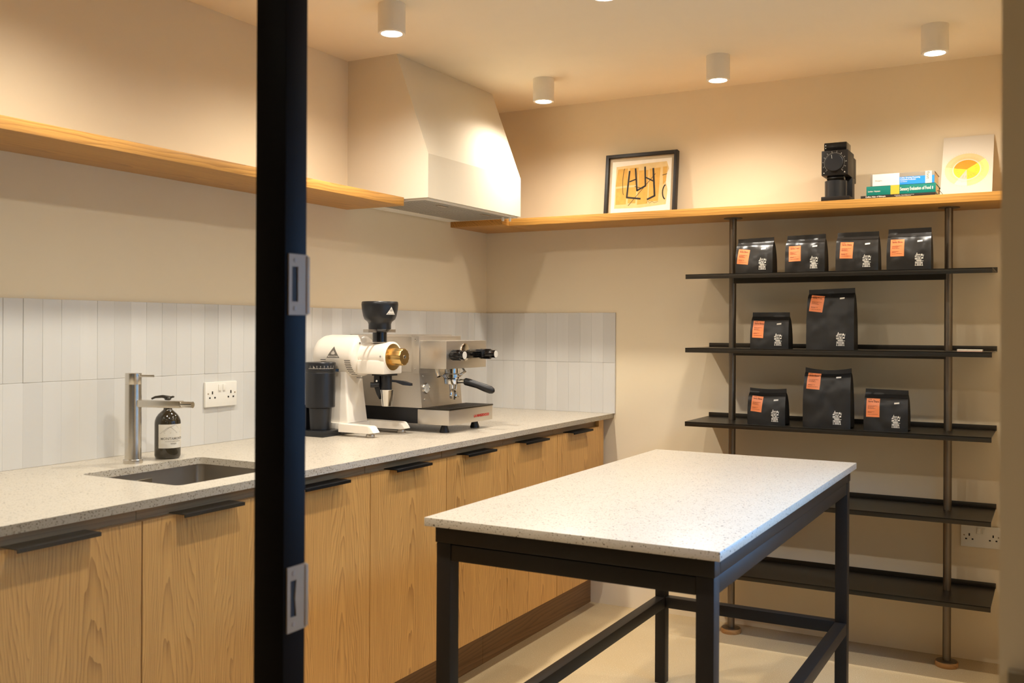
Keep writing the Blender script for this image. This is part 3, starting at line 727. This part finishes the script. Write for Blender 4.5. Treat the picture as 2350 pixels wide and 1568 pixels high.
pd = E(B(.5245, .546, -1.125, -.985, 1.200, 1.229, bev=.006), 'paddle', m_blackg)
mb = MB()
for k in range(4): mb.box(.530, .551, -1.02, -.962, 1.202 + k * .0068, 1.2055 + k * .0068, bev=.001)
E(mb, 'paddle_ribs', m_blackg, pd)
E(MB().lathe((.5243, -1.055, 1.2245), [(.034, 0), (.034, .003), (.030, .005)], 36, 'x'), 'paddle_plate', m_chrome)

# ------------------------------------------------------------------ large white grinder
yg = -1.342; zg = 1.2115
cg = thing('shop_grinder', 'large white enamel coffee grinder with black hopper and brass dial', 'coffee grinder', (.2, yg, ZC))
o_ = cg.location
RB = .0785
E2 = lambda mb, name, mat, par=None, **k: mb.build(name, mat, par or cg, off=o_, **k)
E2(MB().lathe((0, yg, zg), [(.03, .046), (.052, .0495), (.067, .060), (.0755, .077), (RB, .096), (RB, .238), (.0775, .248), (.072, .258), (.060, .263)], 56, 'x'), 'motor_housing', m_enamel, angle=60)
mb = MB(); mb.lathe((0, yg, zg - .004), [(.054, .245), (.054, .360), (.0585, .372), (.0585, .3865), (.0565, .388)], 48, 'x')
E2(mb, 'grind_chamber', m_enamel, angle=50)
E2(B(.262, .3875, yg - .0575, yg + .0575, zg - .0665, zg - .015, bev=.006), 'chamber_foot', m_enamel)
E2(MB().lathe((.3878, yg, zg - .003), [(.050, 0), (.050, .001), (.047, .0016)], 48, 'x'), 'dial_ring', m_brass)
mb = MB(); sec = []
for k in range(60):
    a = 2 * pi * k / 60; r = .0322 - .0016 * (1 if (k % 5) in (0, 1) else 0); sec.append((r * cos(a), r * sin(a)))
mb.loft([[(.389, yg + a * 1.0, zg - .002 + b) for a, b in sec], [(.436, yg + a, zg - .002 + b) for a, b in sec], [(.4395, yg + a * .93, zg - .002 + b * .93) for a, b in sec]])
dk = E2(mb, 'dial_knob', m_brass)
E2(MB().lathe((.4395, yg, zg - .002), [(.0075, 0), (.007, .002), (.003, .0025)], 20, 'x'), 'dial_screw', m_chrome, dk)
for z, xx in ((.048, .258), (-.054, .258)): E2(MB().lathe((xx + .004, yg - .040, zg + z), [(.004, 0), (.004, .002)], 12, 'x'), 'bolt', m_bright)
E2(MB().lathe((.372, yg - .0578, zg), [(.004, 0), (.004, -.0012)], 12, 'y'), 'bolt', m_bright)
# hopper
HX = .3254
hp = E2(MB().lathe((HX, yg, 0), [(.026, 1.3305), (.0425, 1.3125), (.0425, 1.332), (.046, 1.3405), (.0575, 1.3495), (.0625, 1.362), (.0675, 1.387), (.069, 1.405), (.0685, 1.413), (.066, 1.4165), (.063, 1.4165), (.061, 1.40), (.045, 1.36)], 52, cap=False), 'hopper', m_anth, angle=50)
E2(MB().lathe((HX, yg, 0), [(.027, 1.264), (.027, 1.300), (.030, 1.301), (.040, 1.3125)], 36), 'hopper_neck', m_blackg)
E2(MB().lathe((HX, yg, 1.4025), [(.0692, 0), (.0694, .001)], 52, cap=False), 'lid_seam', m_blackg, hp)
mb = MB(); 
for s, hole in ((-1, 1), (1, 1)):
    y0 = yg + s * .035; y1 = yg + s * .086; a, b = min(y0, y1), max(y0, y1)
    mb.box(HX - .012, HX - .007, a, b, 1.300, 1.3118, bev=.001); mb.box(HX + .007, HX + .012, a, b, 1.300, 1.3118, bev=.001); mb.box(HX - .007, HX + .007, y1 - .006 if s > 0 else y1, y1 if s > 0 else y1 + .006, 1.300, 1.3118)
E2(mb, 'shutter', m_bright)
az = math.atan2(-3.0, 2.25)
def hpp(e): 
    def f(s, z):
        rr = .0690 - max(0, (1.395 - z)) * .09; a = az + R(38) + s / .068; return Vector((HX + (rr + e) * cos(a), yg + (rr + e) * sin(a), z))
    return f
g = hpp(.0004); mb = MB(); mb.poly([g(-.021, 1.367), g(-.010, 1.367), g(.001, 1.367), g(.011, 1.367), g(.021, 1.367), g(.009, 1.383), g(0, 1.396), g(-.009, 1.383)])
lg = E2(mb, 'hopper_logo', m_print, hp, fixn=False)
g = hpp(.0009); mb = MB(); mb.text('MAHLKONIG', .0052, lambda x, y: g(x, 1.3685 + y), 'CENTER', .01)
for k in range(-2, 3): mb.poly([g(k * .0022 - .0006, 1.379), g(k * .0022 + .0006, 1.379), g(k * .0034 + .0006, 1.387), g(k * .0034 - .0006, 1.387)])
E2(mb, 'logo_print', m_greyp, hp, fixn=False)
# motor housing print and vents
def mh(e): return lambda x, z: Vector((x, yg - sqrt(max(1e-6, RB ** 2 - (z - zg) ** 2)) - e, z))
g = mh(.0004); x0, zz = .166, 1.2035
mb = MB(); n = 8
for k in range(n):
    q0, q1 = k / n, (k + 1) / n; mb.poly([g(x0 - .031 * (1 - q0), zz + .043 * q0), g(x0 + .031 * (1 - q0), zz + .043 * q0), g(x0 + .031 * (1 - q1) + .0001, zz + .043 * q1), g(x0 - .031 * (1 - q1), zz + .043 * q1)])
E2(mb, 'side_logo', m_greyp, fixn=False)
g = mh(.0008); mb = MB(); mb.text('MAHLKÖNIG', .0085, lambda x, y: g(x0 + x, zz + .0025 + y), 'CENTER', .015)
for k in range(-3, 4):
    a = k * .0032; b = k * .0024
    mb.poly([g(x0 + a * .6 - .0008, zz + .013), g(x0 + a * .6 + .0008, zz + .013), g(x0 + a + .0010 * (1 - abs(k) * .1), zz + .0275 - abs(k) * .0028), g(x0 + a - .0010, zz + .0275 - abs(k) * .0028)])
E2(mb, 'logo_print', m_enamel, fixn=False)
mb = MB()
for k in range(5): mb.patch(mh(.0004), (.104 + k * .0012), (.130 + k * .0012), 1.1945 - k * .0077, 1.1967 - k * .0077, 1, 1)
for k in range(11): mb.patch(mh(.0004), .218, .246, 1.1935 - k * .0068, 1.1957 - k * .0068, 1, 1)
E2(mb, 'vent_slots', m_inkblk, fixn=False)
# column and feet
def colsec(z, x0, x1, hw, r=.008): return [(x, y, z) for x, y in rrect(x0, x1, yg - hw, yg + hw, r, 3)]
E2(MB().loft([colsec(.9585, .060, .2265, .0605), colsec(1.06, .062, .2145, .0555), colsec(1.150, .064, .205, .052)]), 'column', m_enamel)
for s in (-1, 1):
    y0 = yg + s * .097; x0_ = .226 if s < 0 else .07
    bar = E2(MB().loft([[(x0_, y0 - .0215, .9305), (x0_, y0 + .0215, .9305), (x0_, y0 + .0215, .960), (x0_, y0 - .0215, .960)],
                [(.368, y0 - .0215, .9305), (.368, y0 + .0215, .9305), (.360, y0 + .0215, .9575), (.360, y0 - .0215, .9575)],
                [(.386, y0 - .0190, .9335), (.386, y0 + .0190, .9335), (.370, y0 + .0190, .9545), (.370, y0 - .0190, .9545)]]), 'base_bar', m_enamel, flat=True)
    E2(MB().lathe((.358, y0, ZC + .0003), [(.0145, 0), (.016, .003), (.016, .009), (.012, .0152)], 24), 'pad', m_bright, bar)
E2(B(.10, .2255, yg - .0755, yg + .0755, .9310, .9583, bev=.003), 'base_bridge', m_enamel)
mb = MB(); mb.patch(lambda x, z: Vector((x, yg - .0606 + (z - .9585) * .05 - .0006, z)), .092, .128, .968, .997, 1, 1); pl_ = E2(mb, 'rating_plate', m_bright, fixn=False)
mb = MB()
PLt = lambda x, z: Vector((x, yg - .0606 + (z - .9585) * .05 - .0010, z))
mb.text('CE', .009, lambda x, y: PLt(.096 + x, .972 + y), 'LEFT', .01)
for k in range(4): mb.patch(PLt, .110, .126, .985 + k * .0028, .9862 + k * .0028, 1, 1)
E2(mb, 'plate_print', m_inkblk, pl_, fixn=False)
# outlet, clip and knock lever
CX = .358
E2(B(CX - .045, CX + .028, yg - .031, yg + .031, 1.1385, 1.1452, bev=.001), 'outlet_plate', m_blackp)
E2(MB().lathe((CX, yg, 1.080), [(.0205, 0), (.0205, .058)], 28), 'outlet_tube', m_blackp)
E2(MB().prism([(CX - .045, yg - .018, 1.1385), (CX - .020, yg - .018, 1.1385), (CX - .016, yg - .018, 1.075), (CX - .020, yg - .018, 1.050), (CX - .032, yg - .018, 1.068), (CX - .046, yg - .018, 1.10)], (0, .010, 0)), 'bag_clip', m_blackp)
E2(MB().tube([(CX - .020, yg - .020, 1.104), (CX - .045, yg - .040, 1.104)], .010, 16), 'clip_knob', m_blackp)
E2(MB().lathe((CX - .030, yg - .0195, 1.118), [(.005, 0), (.004, -.002)], 14, 'y'), 'clip_screw', m_chrome)
E2(MB().loft([[(CX + .01, yg + .012 + i, 1.119 + j) for i, j in ((-.008, -.004), (.008, -.004), (.008, .004), (-.008, .004))],
             [(CX + .026, yg + .03 + i, 1.117 + j) for i, j in ((-.008, -.004), (.008, -.004), (.008, .004), (-.008, .004))],
             [(CX + .044, yg + .052 + i, 1.110 + j) for i, j in ((-.009, -.008), (.009, -.008), (.009, .007), (-.009, .007))],
             [(CX + .064, yg + .070 + i, 1.104 + j) for i, j in ((-.008, -.005), (.008, -.005), (.008, .004), (-.008, .004))]]), 'knock_lever', m_blackp, angle=60)
E2(MB().lathe((CX + .002, yg, 1.0235), [(.0175, .0), (.0195, .0015), (.0255, .060), (.0262, .0625), (.0250, .0625), (.0225, .058)], 36, cap=False), 'spout_cup', m_chrome)

# ------------------------------------------------------------------ small black grinder on the worktop
sgx, sgy = .148, -1.470
sg = thing('small_grinder', 'small cylindrical black coffee grinder on the worktop, just right of the door post', 'coffee grinder', (sgx, sgy, ZC))
B(-.066, .066, -.063, .063, .0004, .021, bev=.002).build('base', m_anth, sg)
B(.062, .0672, .03, .05, .006, .016, bev=.002).build('base_button', m_blackg, sg)
MB().lathe((0, 0, .0212), [(.036, 0), (.038, .001), (.0425, .076), (.043, .081), (.041, .081)], 44).build('catch_cup', m_anth, sg)
B(-.062, -.044, -.028, .028, .0205, .112, bev=.003).build('back_column', m_blackp, sg)
MB().lathe((0, 0, .1035), [(.030, 0), (.052, .001), (.0545, .004), (.0555, .128), (.0555, .131), (.0545, .1325), (.0555, .134), (.0555, .142)], 52).build('body', m_anth, sg)
MB().lathe((0, 0, .2457), [(.0558, 0), (.0562, .002), (.0562, .0255), (.0545, .0275), (.050, .0262)], 52).build('dial_ring', m_anth, sg)
B(-.008, .008, .054, .070, .2355, .2475, bev=.001).build('side_button', m_blackg, sg).rotation_euler = (0, 0, R(-28))
mb = MB(); aa = math.atan2(-2.86, 2.41)
def dr_(e): return lambda s, z: Vector(((.0562 + e) * cos(aa + s / .0562), (.0562 + e) * sin(aa + s / .0562), z))
g = dr_(.0004)
for k in range(-14, 17):
    s = k * .0034; mj = k % 4 == 0; mb.patch(g, s - .0004, s + .0004, .2492, .2525 + (.003 if mj else 0), 1, 1)
    if mj: mb.text(str((k + 16) // 4), .0055, lambda x, y: g(s + x, .2568 + y), 'CENTER', .01)
mb.poly([g(-.026, .2535), g(-.0225, .2535), g(-.02425, .258)])
mb.build('scale_marks', m_print, sg, fixn=False)

# ------------------------------------------------------------------ square black grinder on the oak shelf
qx = 1.772; fyy = -.262
qg = thing('square_grinder', 'boxy black coffee grinder with a round front dial on the oak shelf', 'coffee grinder', (qx, -.16, ZT))
Q = lambda mb, name, mat, par=None, **k: mb.build(name, mat, par or qg, **k)
q0 = -.102
Q(B(-.052, .058, q0, .085, .0004, .019, bev=.002), 'base', m_steelblk)
Q(MB().lathe((-.004, q0 + .052, .0192), [(.040, 0), (.043, .001), (.0435, .066), (.041, .067)], 40), 'catch_cup', m_anth)
Q(B(-.030, .052, q0 + .100, q0 + .150, .0192, .104, bev=.002), 'back_column', m_blackp)
Q(B(-.034, .034, q0 + .022, q0 + .082, .0865, .104, bev=.003), 'chute', m_blackg)
Q(B(-.0515, .0515, q0 + .003, q0 + .135, .1040, .2045, bev=.003), 'body', m_steelblk)
Q(B(-.0515, .0515, q0 + .1352, q0 + .185, .0885, .190, bev=.003), 'motor_box', m_steelblk)
Q(B(-.0425, .046, q0 + .006, q0 + .095, .2047, .2365, bev=.004), 'hopper', m_blackg)
dl = Q(MB().lathe((-.001, q0 + .003, .1545), [(.0352, 0), (.0352, -.009), (.033, -.011)], 44, 'y'), 'dial', m_blackp)
mb = MB(); mb.prism([(-.008, q0 - .0081, .1700), (-.0095, q0 - .0081, .1842), (-.0106, q0 - .0081, .1842), (-.0091, q0 - .0081, .1700)], (0, -.0004, 0)); Q(mb, 'pointer', m_print, dl)
mb = MB()
for k in range(0, 45):
    a = R(225 - k * 270 / 44); mj = k % 4 == 0; r0, r1 = .0385, .0405 + (.002 if mj else 0); ca, sa = cos(a), sin(a)
    pt = lambda r, t: Vector((-.001 + r * ca - t * sa, q0 + .0026, .1545 + r * sa + t * ca))
    mb.poly([pt(r0, -.0004), pt(r1, -.0004), pt(r1, .0004), pt(r0, .0004)])
    if mj: mb.text(str(k // 4 + 1 if k < 44 else 11), .0055, lambda x, y: Vector((-.001 + .0455 * ca + x, q0 + .0026, .1545 + .0455 * sa - .002 + y)), 'CENTER')
mb.poly([(-.044, q0 + .0026, .113), (-.039, q0 + .0026, .113), (-.0415, q0 + .0026, .1175)]); mb.poly([(.036, q0 + .0026, .113), (.042, q0 + .0026, .113), (.039, q0 + .0026, .119)])
mb.poly([(-.037, q0 + .0056, .2235), (-.034, q0 + .0056, .2235), (-.0355, q0 + .0056, .229)]); mb.poly([(-.0365, q0 + .0056, .213), (-.0345, q0 + .0056, .213), (-.0345, q0 + .0056, .216), (-.0365, q0 + .0056, .216)])
Q(mb, 'dial_marks', m_print, fixn=False)['kind'] = 'stuff'

# ------------------------------------------------------------------ books
m_teal = M_plain('teal_cover', '0c7a6c', .4); m_grey = M_plain('grey_cover', '8d8272', .5); m_blue = M_plain('blue_band', '2f8fe0', .4); m_pages = M_plain('pages', 'd8c7a6', .8)
m_yel = M_plain('yellow_band', 'f2b73a', .45); m_wband = M_plain('white_band', 'efe6d8', .5); m_bookblk = M_plain('black_cover', '2a241f', .45); m_ivory = M_plain('ivory_tape', 'e6dcc4', .6)
def book(label, x0, x1, z0, z1, mat, depth, y0=-.272):
    b = thing('book', label, 'book', ((x0 + x1) / 2, y0 + depth / 2, z0), 0, 'books stacked on the oak shelf'); o = b.location
    t = .0022; mb = MB()
    mb.box(x0, x1, y0, y0 + depth, z0 + .0003, z0 + t); mb.box(x0, x1, y0, y0 + depth, z1 - t, z1); mb.box(x0, x1, y0 - .001, y0 + t, z0 + .0003, z1, bev=.0008)
    mb.build('cover', mat, b, off=o)
    B(x0 + .003, x1 - .003, y0 + t, y0 + depth - .004, z0 + t, z1 - t).build('page_block', m_pages, b, off=o)
    return b, o, y0 - .0014
bz = [ZT, 1.8478, 1.8835, 1.9300]
b, o, yy = book('thin black book at the bottom of the book pile on the oak shelf', 1.8750, 2.1480, bz[0], bz[1], m_bookblk, .20)
mb = MB(); mb.text('Coffee Atlas of Ethiopia', .0078, lambda x, y: Vector((1.893 + x, yy, bz[0] + .0036 + y)), 'LEFT', .03, 1.0)
mb.text('Adam Overton   Agro ecological zones and maps', .0036, lambda x, y: Vector((2.0 + x, yy, bz[0] + .0065 + y)), 'LEFT', .01); mb.text('coffee forests, gardens and plantations', .0036, lambda x, y: Vector((2.005 + x, yy, bz[0] + .0025 + y)), 'LEFT', .01)
mb.build('lettering', m_print, b, off=o, fixn=False)
b, o, yy = book('teal food science book with yellow band, middle of the book pile', 1.8965, 2.1490, bz[1], bz[2], m_teal, .175)
B(1.9865, 2.0185, yy - .0004, yy + .001, bz[1] + .0004, bz[2] - .0002).build('yellow_band', m_yel, b, off=o)
mb = MB(); mb.text('Sensory Evaluation of Food', .0178, lambda x, y: Vector((2.0210 + x, yy, bz[1] + .013 + y)), 'LEFT', .025, .565)
mb.build('title', m_print, b, off=o, fixn=False); mb = MB()
mb.text('Lawless · Heymann', .0082, lambda x, y: Vector((1.9025 + x, yy, bz[1] + .0135 + y)), 'LEFT', .02, .72); mb.build('author', m_print, b, off=o, fixn=False); mb = MB().text('I', .013, lambda x, y: Vector((2.136 + x, yy, bz[1] + .0135 + y)), 'LEFT', .08)
mb.build('volume_number', m_print, b, off=o, fixn=False)
MB().tube([(2.146, -.20, 1.862), (2.157, -.215, 1.858), (2.164, -.222, 1.851), (2.170, -.226, 1.8405)], .0010, 8).build('ribbon', m_bookblk, b, off=o)
b, o, yy = book('thick grey, white and blue book on top of the book pile', 1.9115, 2.1450, bz[2], bz[3], m_grey, .165)
B(1.9195, 2.0185, yy - .0004, yy + .001, bz[2] + .0004, bz[3] - .0002).build('white_band', m_wband, b, off=o)
B(2.0187, 2.1438, yy - .0004, yy + .001, bz[2] + .0004, bz[2] + .030).build('blue_band', m_blue, b, off=o)
B(2.112, 2.135, yy - .0008, yy + .001, bz[2] + .0004, bz[3] + .0004).build('tape', m_ivory, b, off=o)
mb = MB(); mb.text('Coffee: Growing, Processing,', .0075, lambda x, y: Vector((2.0215 + x, yy - .0006, bz[2] + .0235 + y)), 'LEFT', .02, .82); mb.text('Sustainable Production', .0075, lambda x, y: Vector((2.0215 + x, yy - .0006, bz[2] + .0165 + y)), 'LEFT', .02, .82)
mb.text('2nd Edition', .0055, lambda x, y: Vector((2.0215 + x, yy - .0006, bz[2] + .0095 + y)), 'LEFT', .01); mb.build('title', m_print, b, off=o, fixn=False)
mb = MB(); mb.text('Wintgens', .0075, lambda x, y: Vector((1.9285 + x, yy - .0006, bz[2] + .018 + y)), 'LEFT', .0, .9)
mb.text('fast', .0165, lambda x, y: Vector((2.1165 + y * 1.0, yy - .001, bz[3] - .002 - x)), 'LEFT', -.005, 1.25); mb.build('author', m_inkblk, b, off=o, fixn=False)

# ------------------------------------------------------------------ leaning poster with the round tasting chart
py0, py1, pz1 = -.155, -.008, 2.098
ps = thing('poster', 'cream card with round orange and yellow chart leaning at the shelf right end', 'poster', (2.245, py0, ZT))
hgt = pz1 - ZT; leng = sqrt(hgt ** 2 + (py1 - py0) ** 2)
px0 = 2.152
def PS(e): return lambda u, v: Vector((px0 - 2.245 + u, (py1 - py0) * v / leng - e * hgt / leng, hgt * v / leng - 0 * e))
PWd = .1835
g = PS(.0); mb = MB(); pts = [g(0, .001), g(PWd, .001), g(PWd, leng), g(0, leng)]; mb.prism(pts, (0, .002, 0)); mb.build('card', m_cardp, ps)
cu_, cv_ = .0905, leng * .445
def ringpatch(mb, r0, r1, a0_, a1_, e, n=14):
    g = PS(e)
    f = lambda r, a: g(cu_ + r * 1.0 * cos(a), cv_ + r * 1.0 * sin(a))
    for k in range(n):
        p, q = R(a0_ + (a1_ - a0_) * k / n), R(a0_ + (a1_ - a0_) * (k + 1) / n)
        if r0 < 1e-6: mb.poly([f(0, 0), f(r1, p), f(r1, q)])
        else: mb.poly([f(r0, p), f(r1, p), f(r1, q), f(r0, q)])
for (a0_, a1_, cin, cout) in ((38, 168, 'ff8f1f', 'ffc08a'), (168, 238, 'ffcf3a', 'ffe09a'), (238, 273, 'ffb9a4', 'ffd2c2'), (273, 328, 'ffbf33', 'ffd68c'), (328, 398, 'ffd233', 'ffe285')):
    mb = MB(); ringpatch(mb, 0, .0475, a0_, a1_, .0005); mb.build('inner_sector', M_plain('print_' + cin, cin, .8), ps, fixn=False)
    mb = MB(); ringpatch(mb, .0510, .0795, a0_, a1_, .0005); mb.build('outer_sector', M_plain('print_' + cout, cout, .8), ps, fixn=False)
mb = MB(); g = PS(.0009)
def tick(a, r0, r1, wd):
    ca, sa = cos(a), sin(a); f = lambda r, t: g(cu_ + r * ca - t * sa, cv_ + r * sa + t * ca)
    mb.poly([f(r0, -wd), f(r1, -wd), f(r1, wd), f(r0, wd)])
for k in range(72): tick(2 * pi * k / 72, .0530, .0600 + .004 * rnd.random(), .00035)
for k in range(54): tick(2 * pi * k / 54, .0825, .0838, .0005)
for k in range(22): tick(2 * pi * k / 22 + .1, .030, .038 + .005 * rnd.random(), .0005)
mb.build('chart_marks', M_plain('print_ochre', 'b98a4a', .8), ps, fixn=False)

# ------------------------------------------------------------------ framed abstract print (generic stand-in)
fx0_, fx1_, fz1 = .6795, 1.0335, 2.140
fr = thing('framed_print', 'black framed abstract ochre print leaning on the oak shelf', 'picture', ((fx0_ + fx1_) / 2, -.06, ZT), 0)
fr.rotation_euler = (R(-6), 0, 0)
fr.location.y = -.058
W2 = (fx1_ - fx0_) / 2; FH = .3055
mb = MB()
for a in ((-W2, -W2 + .015, 0.0006, FH), (W2 - .015, W2, .0006, FH)): mb.box(a[0], a[1], -.015, .015, a[2], a[3], bev=.001)
for a in ((0.0006, .0156), (FH - .015, FH)): mb.box(-W2 + .015, W2 - .015, -.015, .015, a[0], a[1], bev=.001)
mb.build('frame', M_plain('black_frame_wood', '1e1a17', .5), fr)
B(-W2 + .014, W2 - .014, .002, .006, .014, FH - .014).build('mount', M_plain('linen_mount', 'c9b595', .85), fr)
B(-W2 + .030, W2 - .030, -.0005, .0015, .024, FH - .032).build('paper', M_plain('art_paper', 'f2e8d6', .8), fr)
art = M_plain('ochre_paper', 'd6a552', .8, 0, .3, .2, 40); art2 = M_plain('pale_ochre_paper', 'dfc188', .8, 0, .3, .15, 30)
def ap(u, v, e): return Vector((-W2 + .030 + u * (2 * W2 - .06), -.0006 - e, .024 + v * (FH - .056)))
mb = MB(); mb.poly([ap(*p, .0002) for p in ((.06, .10), (.50, .09), (.93, .13), (.95, .40), (.90, .62), (.96, .80), (.92, .94), (.60, .93), (.07, .90))]); mb.build('backing_sheet', art2, fr, fixn=False)
mb = MB()
for q in (((.08, .17), (.26, .17), (.26, .49), (.08, .48)), ((.07, .52), (.27, .53), (.27, .86), (.10, .85)), ((.29, .53), (.44, .53), (.45, .86), (.30, .86)), ((.29, .19), (.42, .18), (.43, .49), (.29, .49)),
          ((.45, .15), (.62, .16), (.62, .80), (.46, .80)), ((.64, .20), (.80, .20), (.82, .83), (.64, .82)), ((.87, .50), (.92, .56), (.93, .84), (.86, .84))): mb.poly([ap(*p, .0005) for p in q])
mb.build('ochre_scraps', art, fr, fixn=False)
mb = MB()
def stroke(pts, wd):
    for (a, b), (c, d) in zip(pts, pts[1:]):
        A_, B_ = ap(a, b, .0009), ap(c, d, .0009); dv = (B_ - A_).normalized(); nn = Vector((dv.z, 0, -dv.x)) * wd
        A_ -= dv * wd * .5; B_ += dv * wd * .5; mb.poly([A_ - nn, B_ - nn, B_ + nn, A_ + nn])
def arc(cx, cy, rx, ry, a0_, a1_, n=14): return [(cx + rx * cos(R(a0_ + (a1_ - a0_) * k / n)), cy + ry * sin(R(a0_ + (a1_ - a0_) * k / n))) for k in range(n + 1)]
stroke([(.30, .80), (.27, .30), (.50, .26)], .0042); stroke([(.40, .84), (.44, .42), (.58, .50), (.56, .86)], .0040); stroke([(.70, .82), (.74, .30), (.62, .24)], .0044)
stroke([(.31, .60), (.42, .64)], .0030); stroke([(.58, .66), (.71, .58)], .0030)
stroke([(.30, .14), (.55, .47), (.74, .72)], .0012); stroke(arc(.22, .6, .03, .26, 100, 250), .0012); stroke(arc(.93, .36, .06, .14, 110, 250), .0028); stroke([(.40, .50), (.52, .46)], .0014); stroke([(.86, .68), (.93, .70)], .0014)
stroke([(.60, .17), (.63, .21), (.66, .165), (.70, .20), (.74, .165), (.80, .19)], .0006)
mb.build('brush_strokes', m_inkblk, fr, fixn=False)
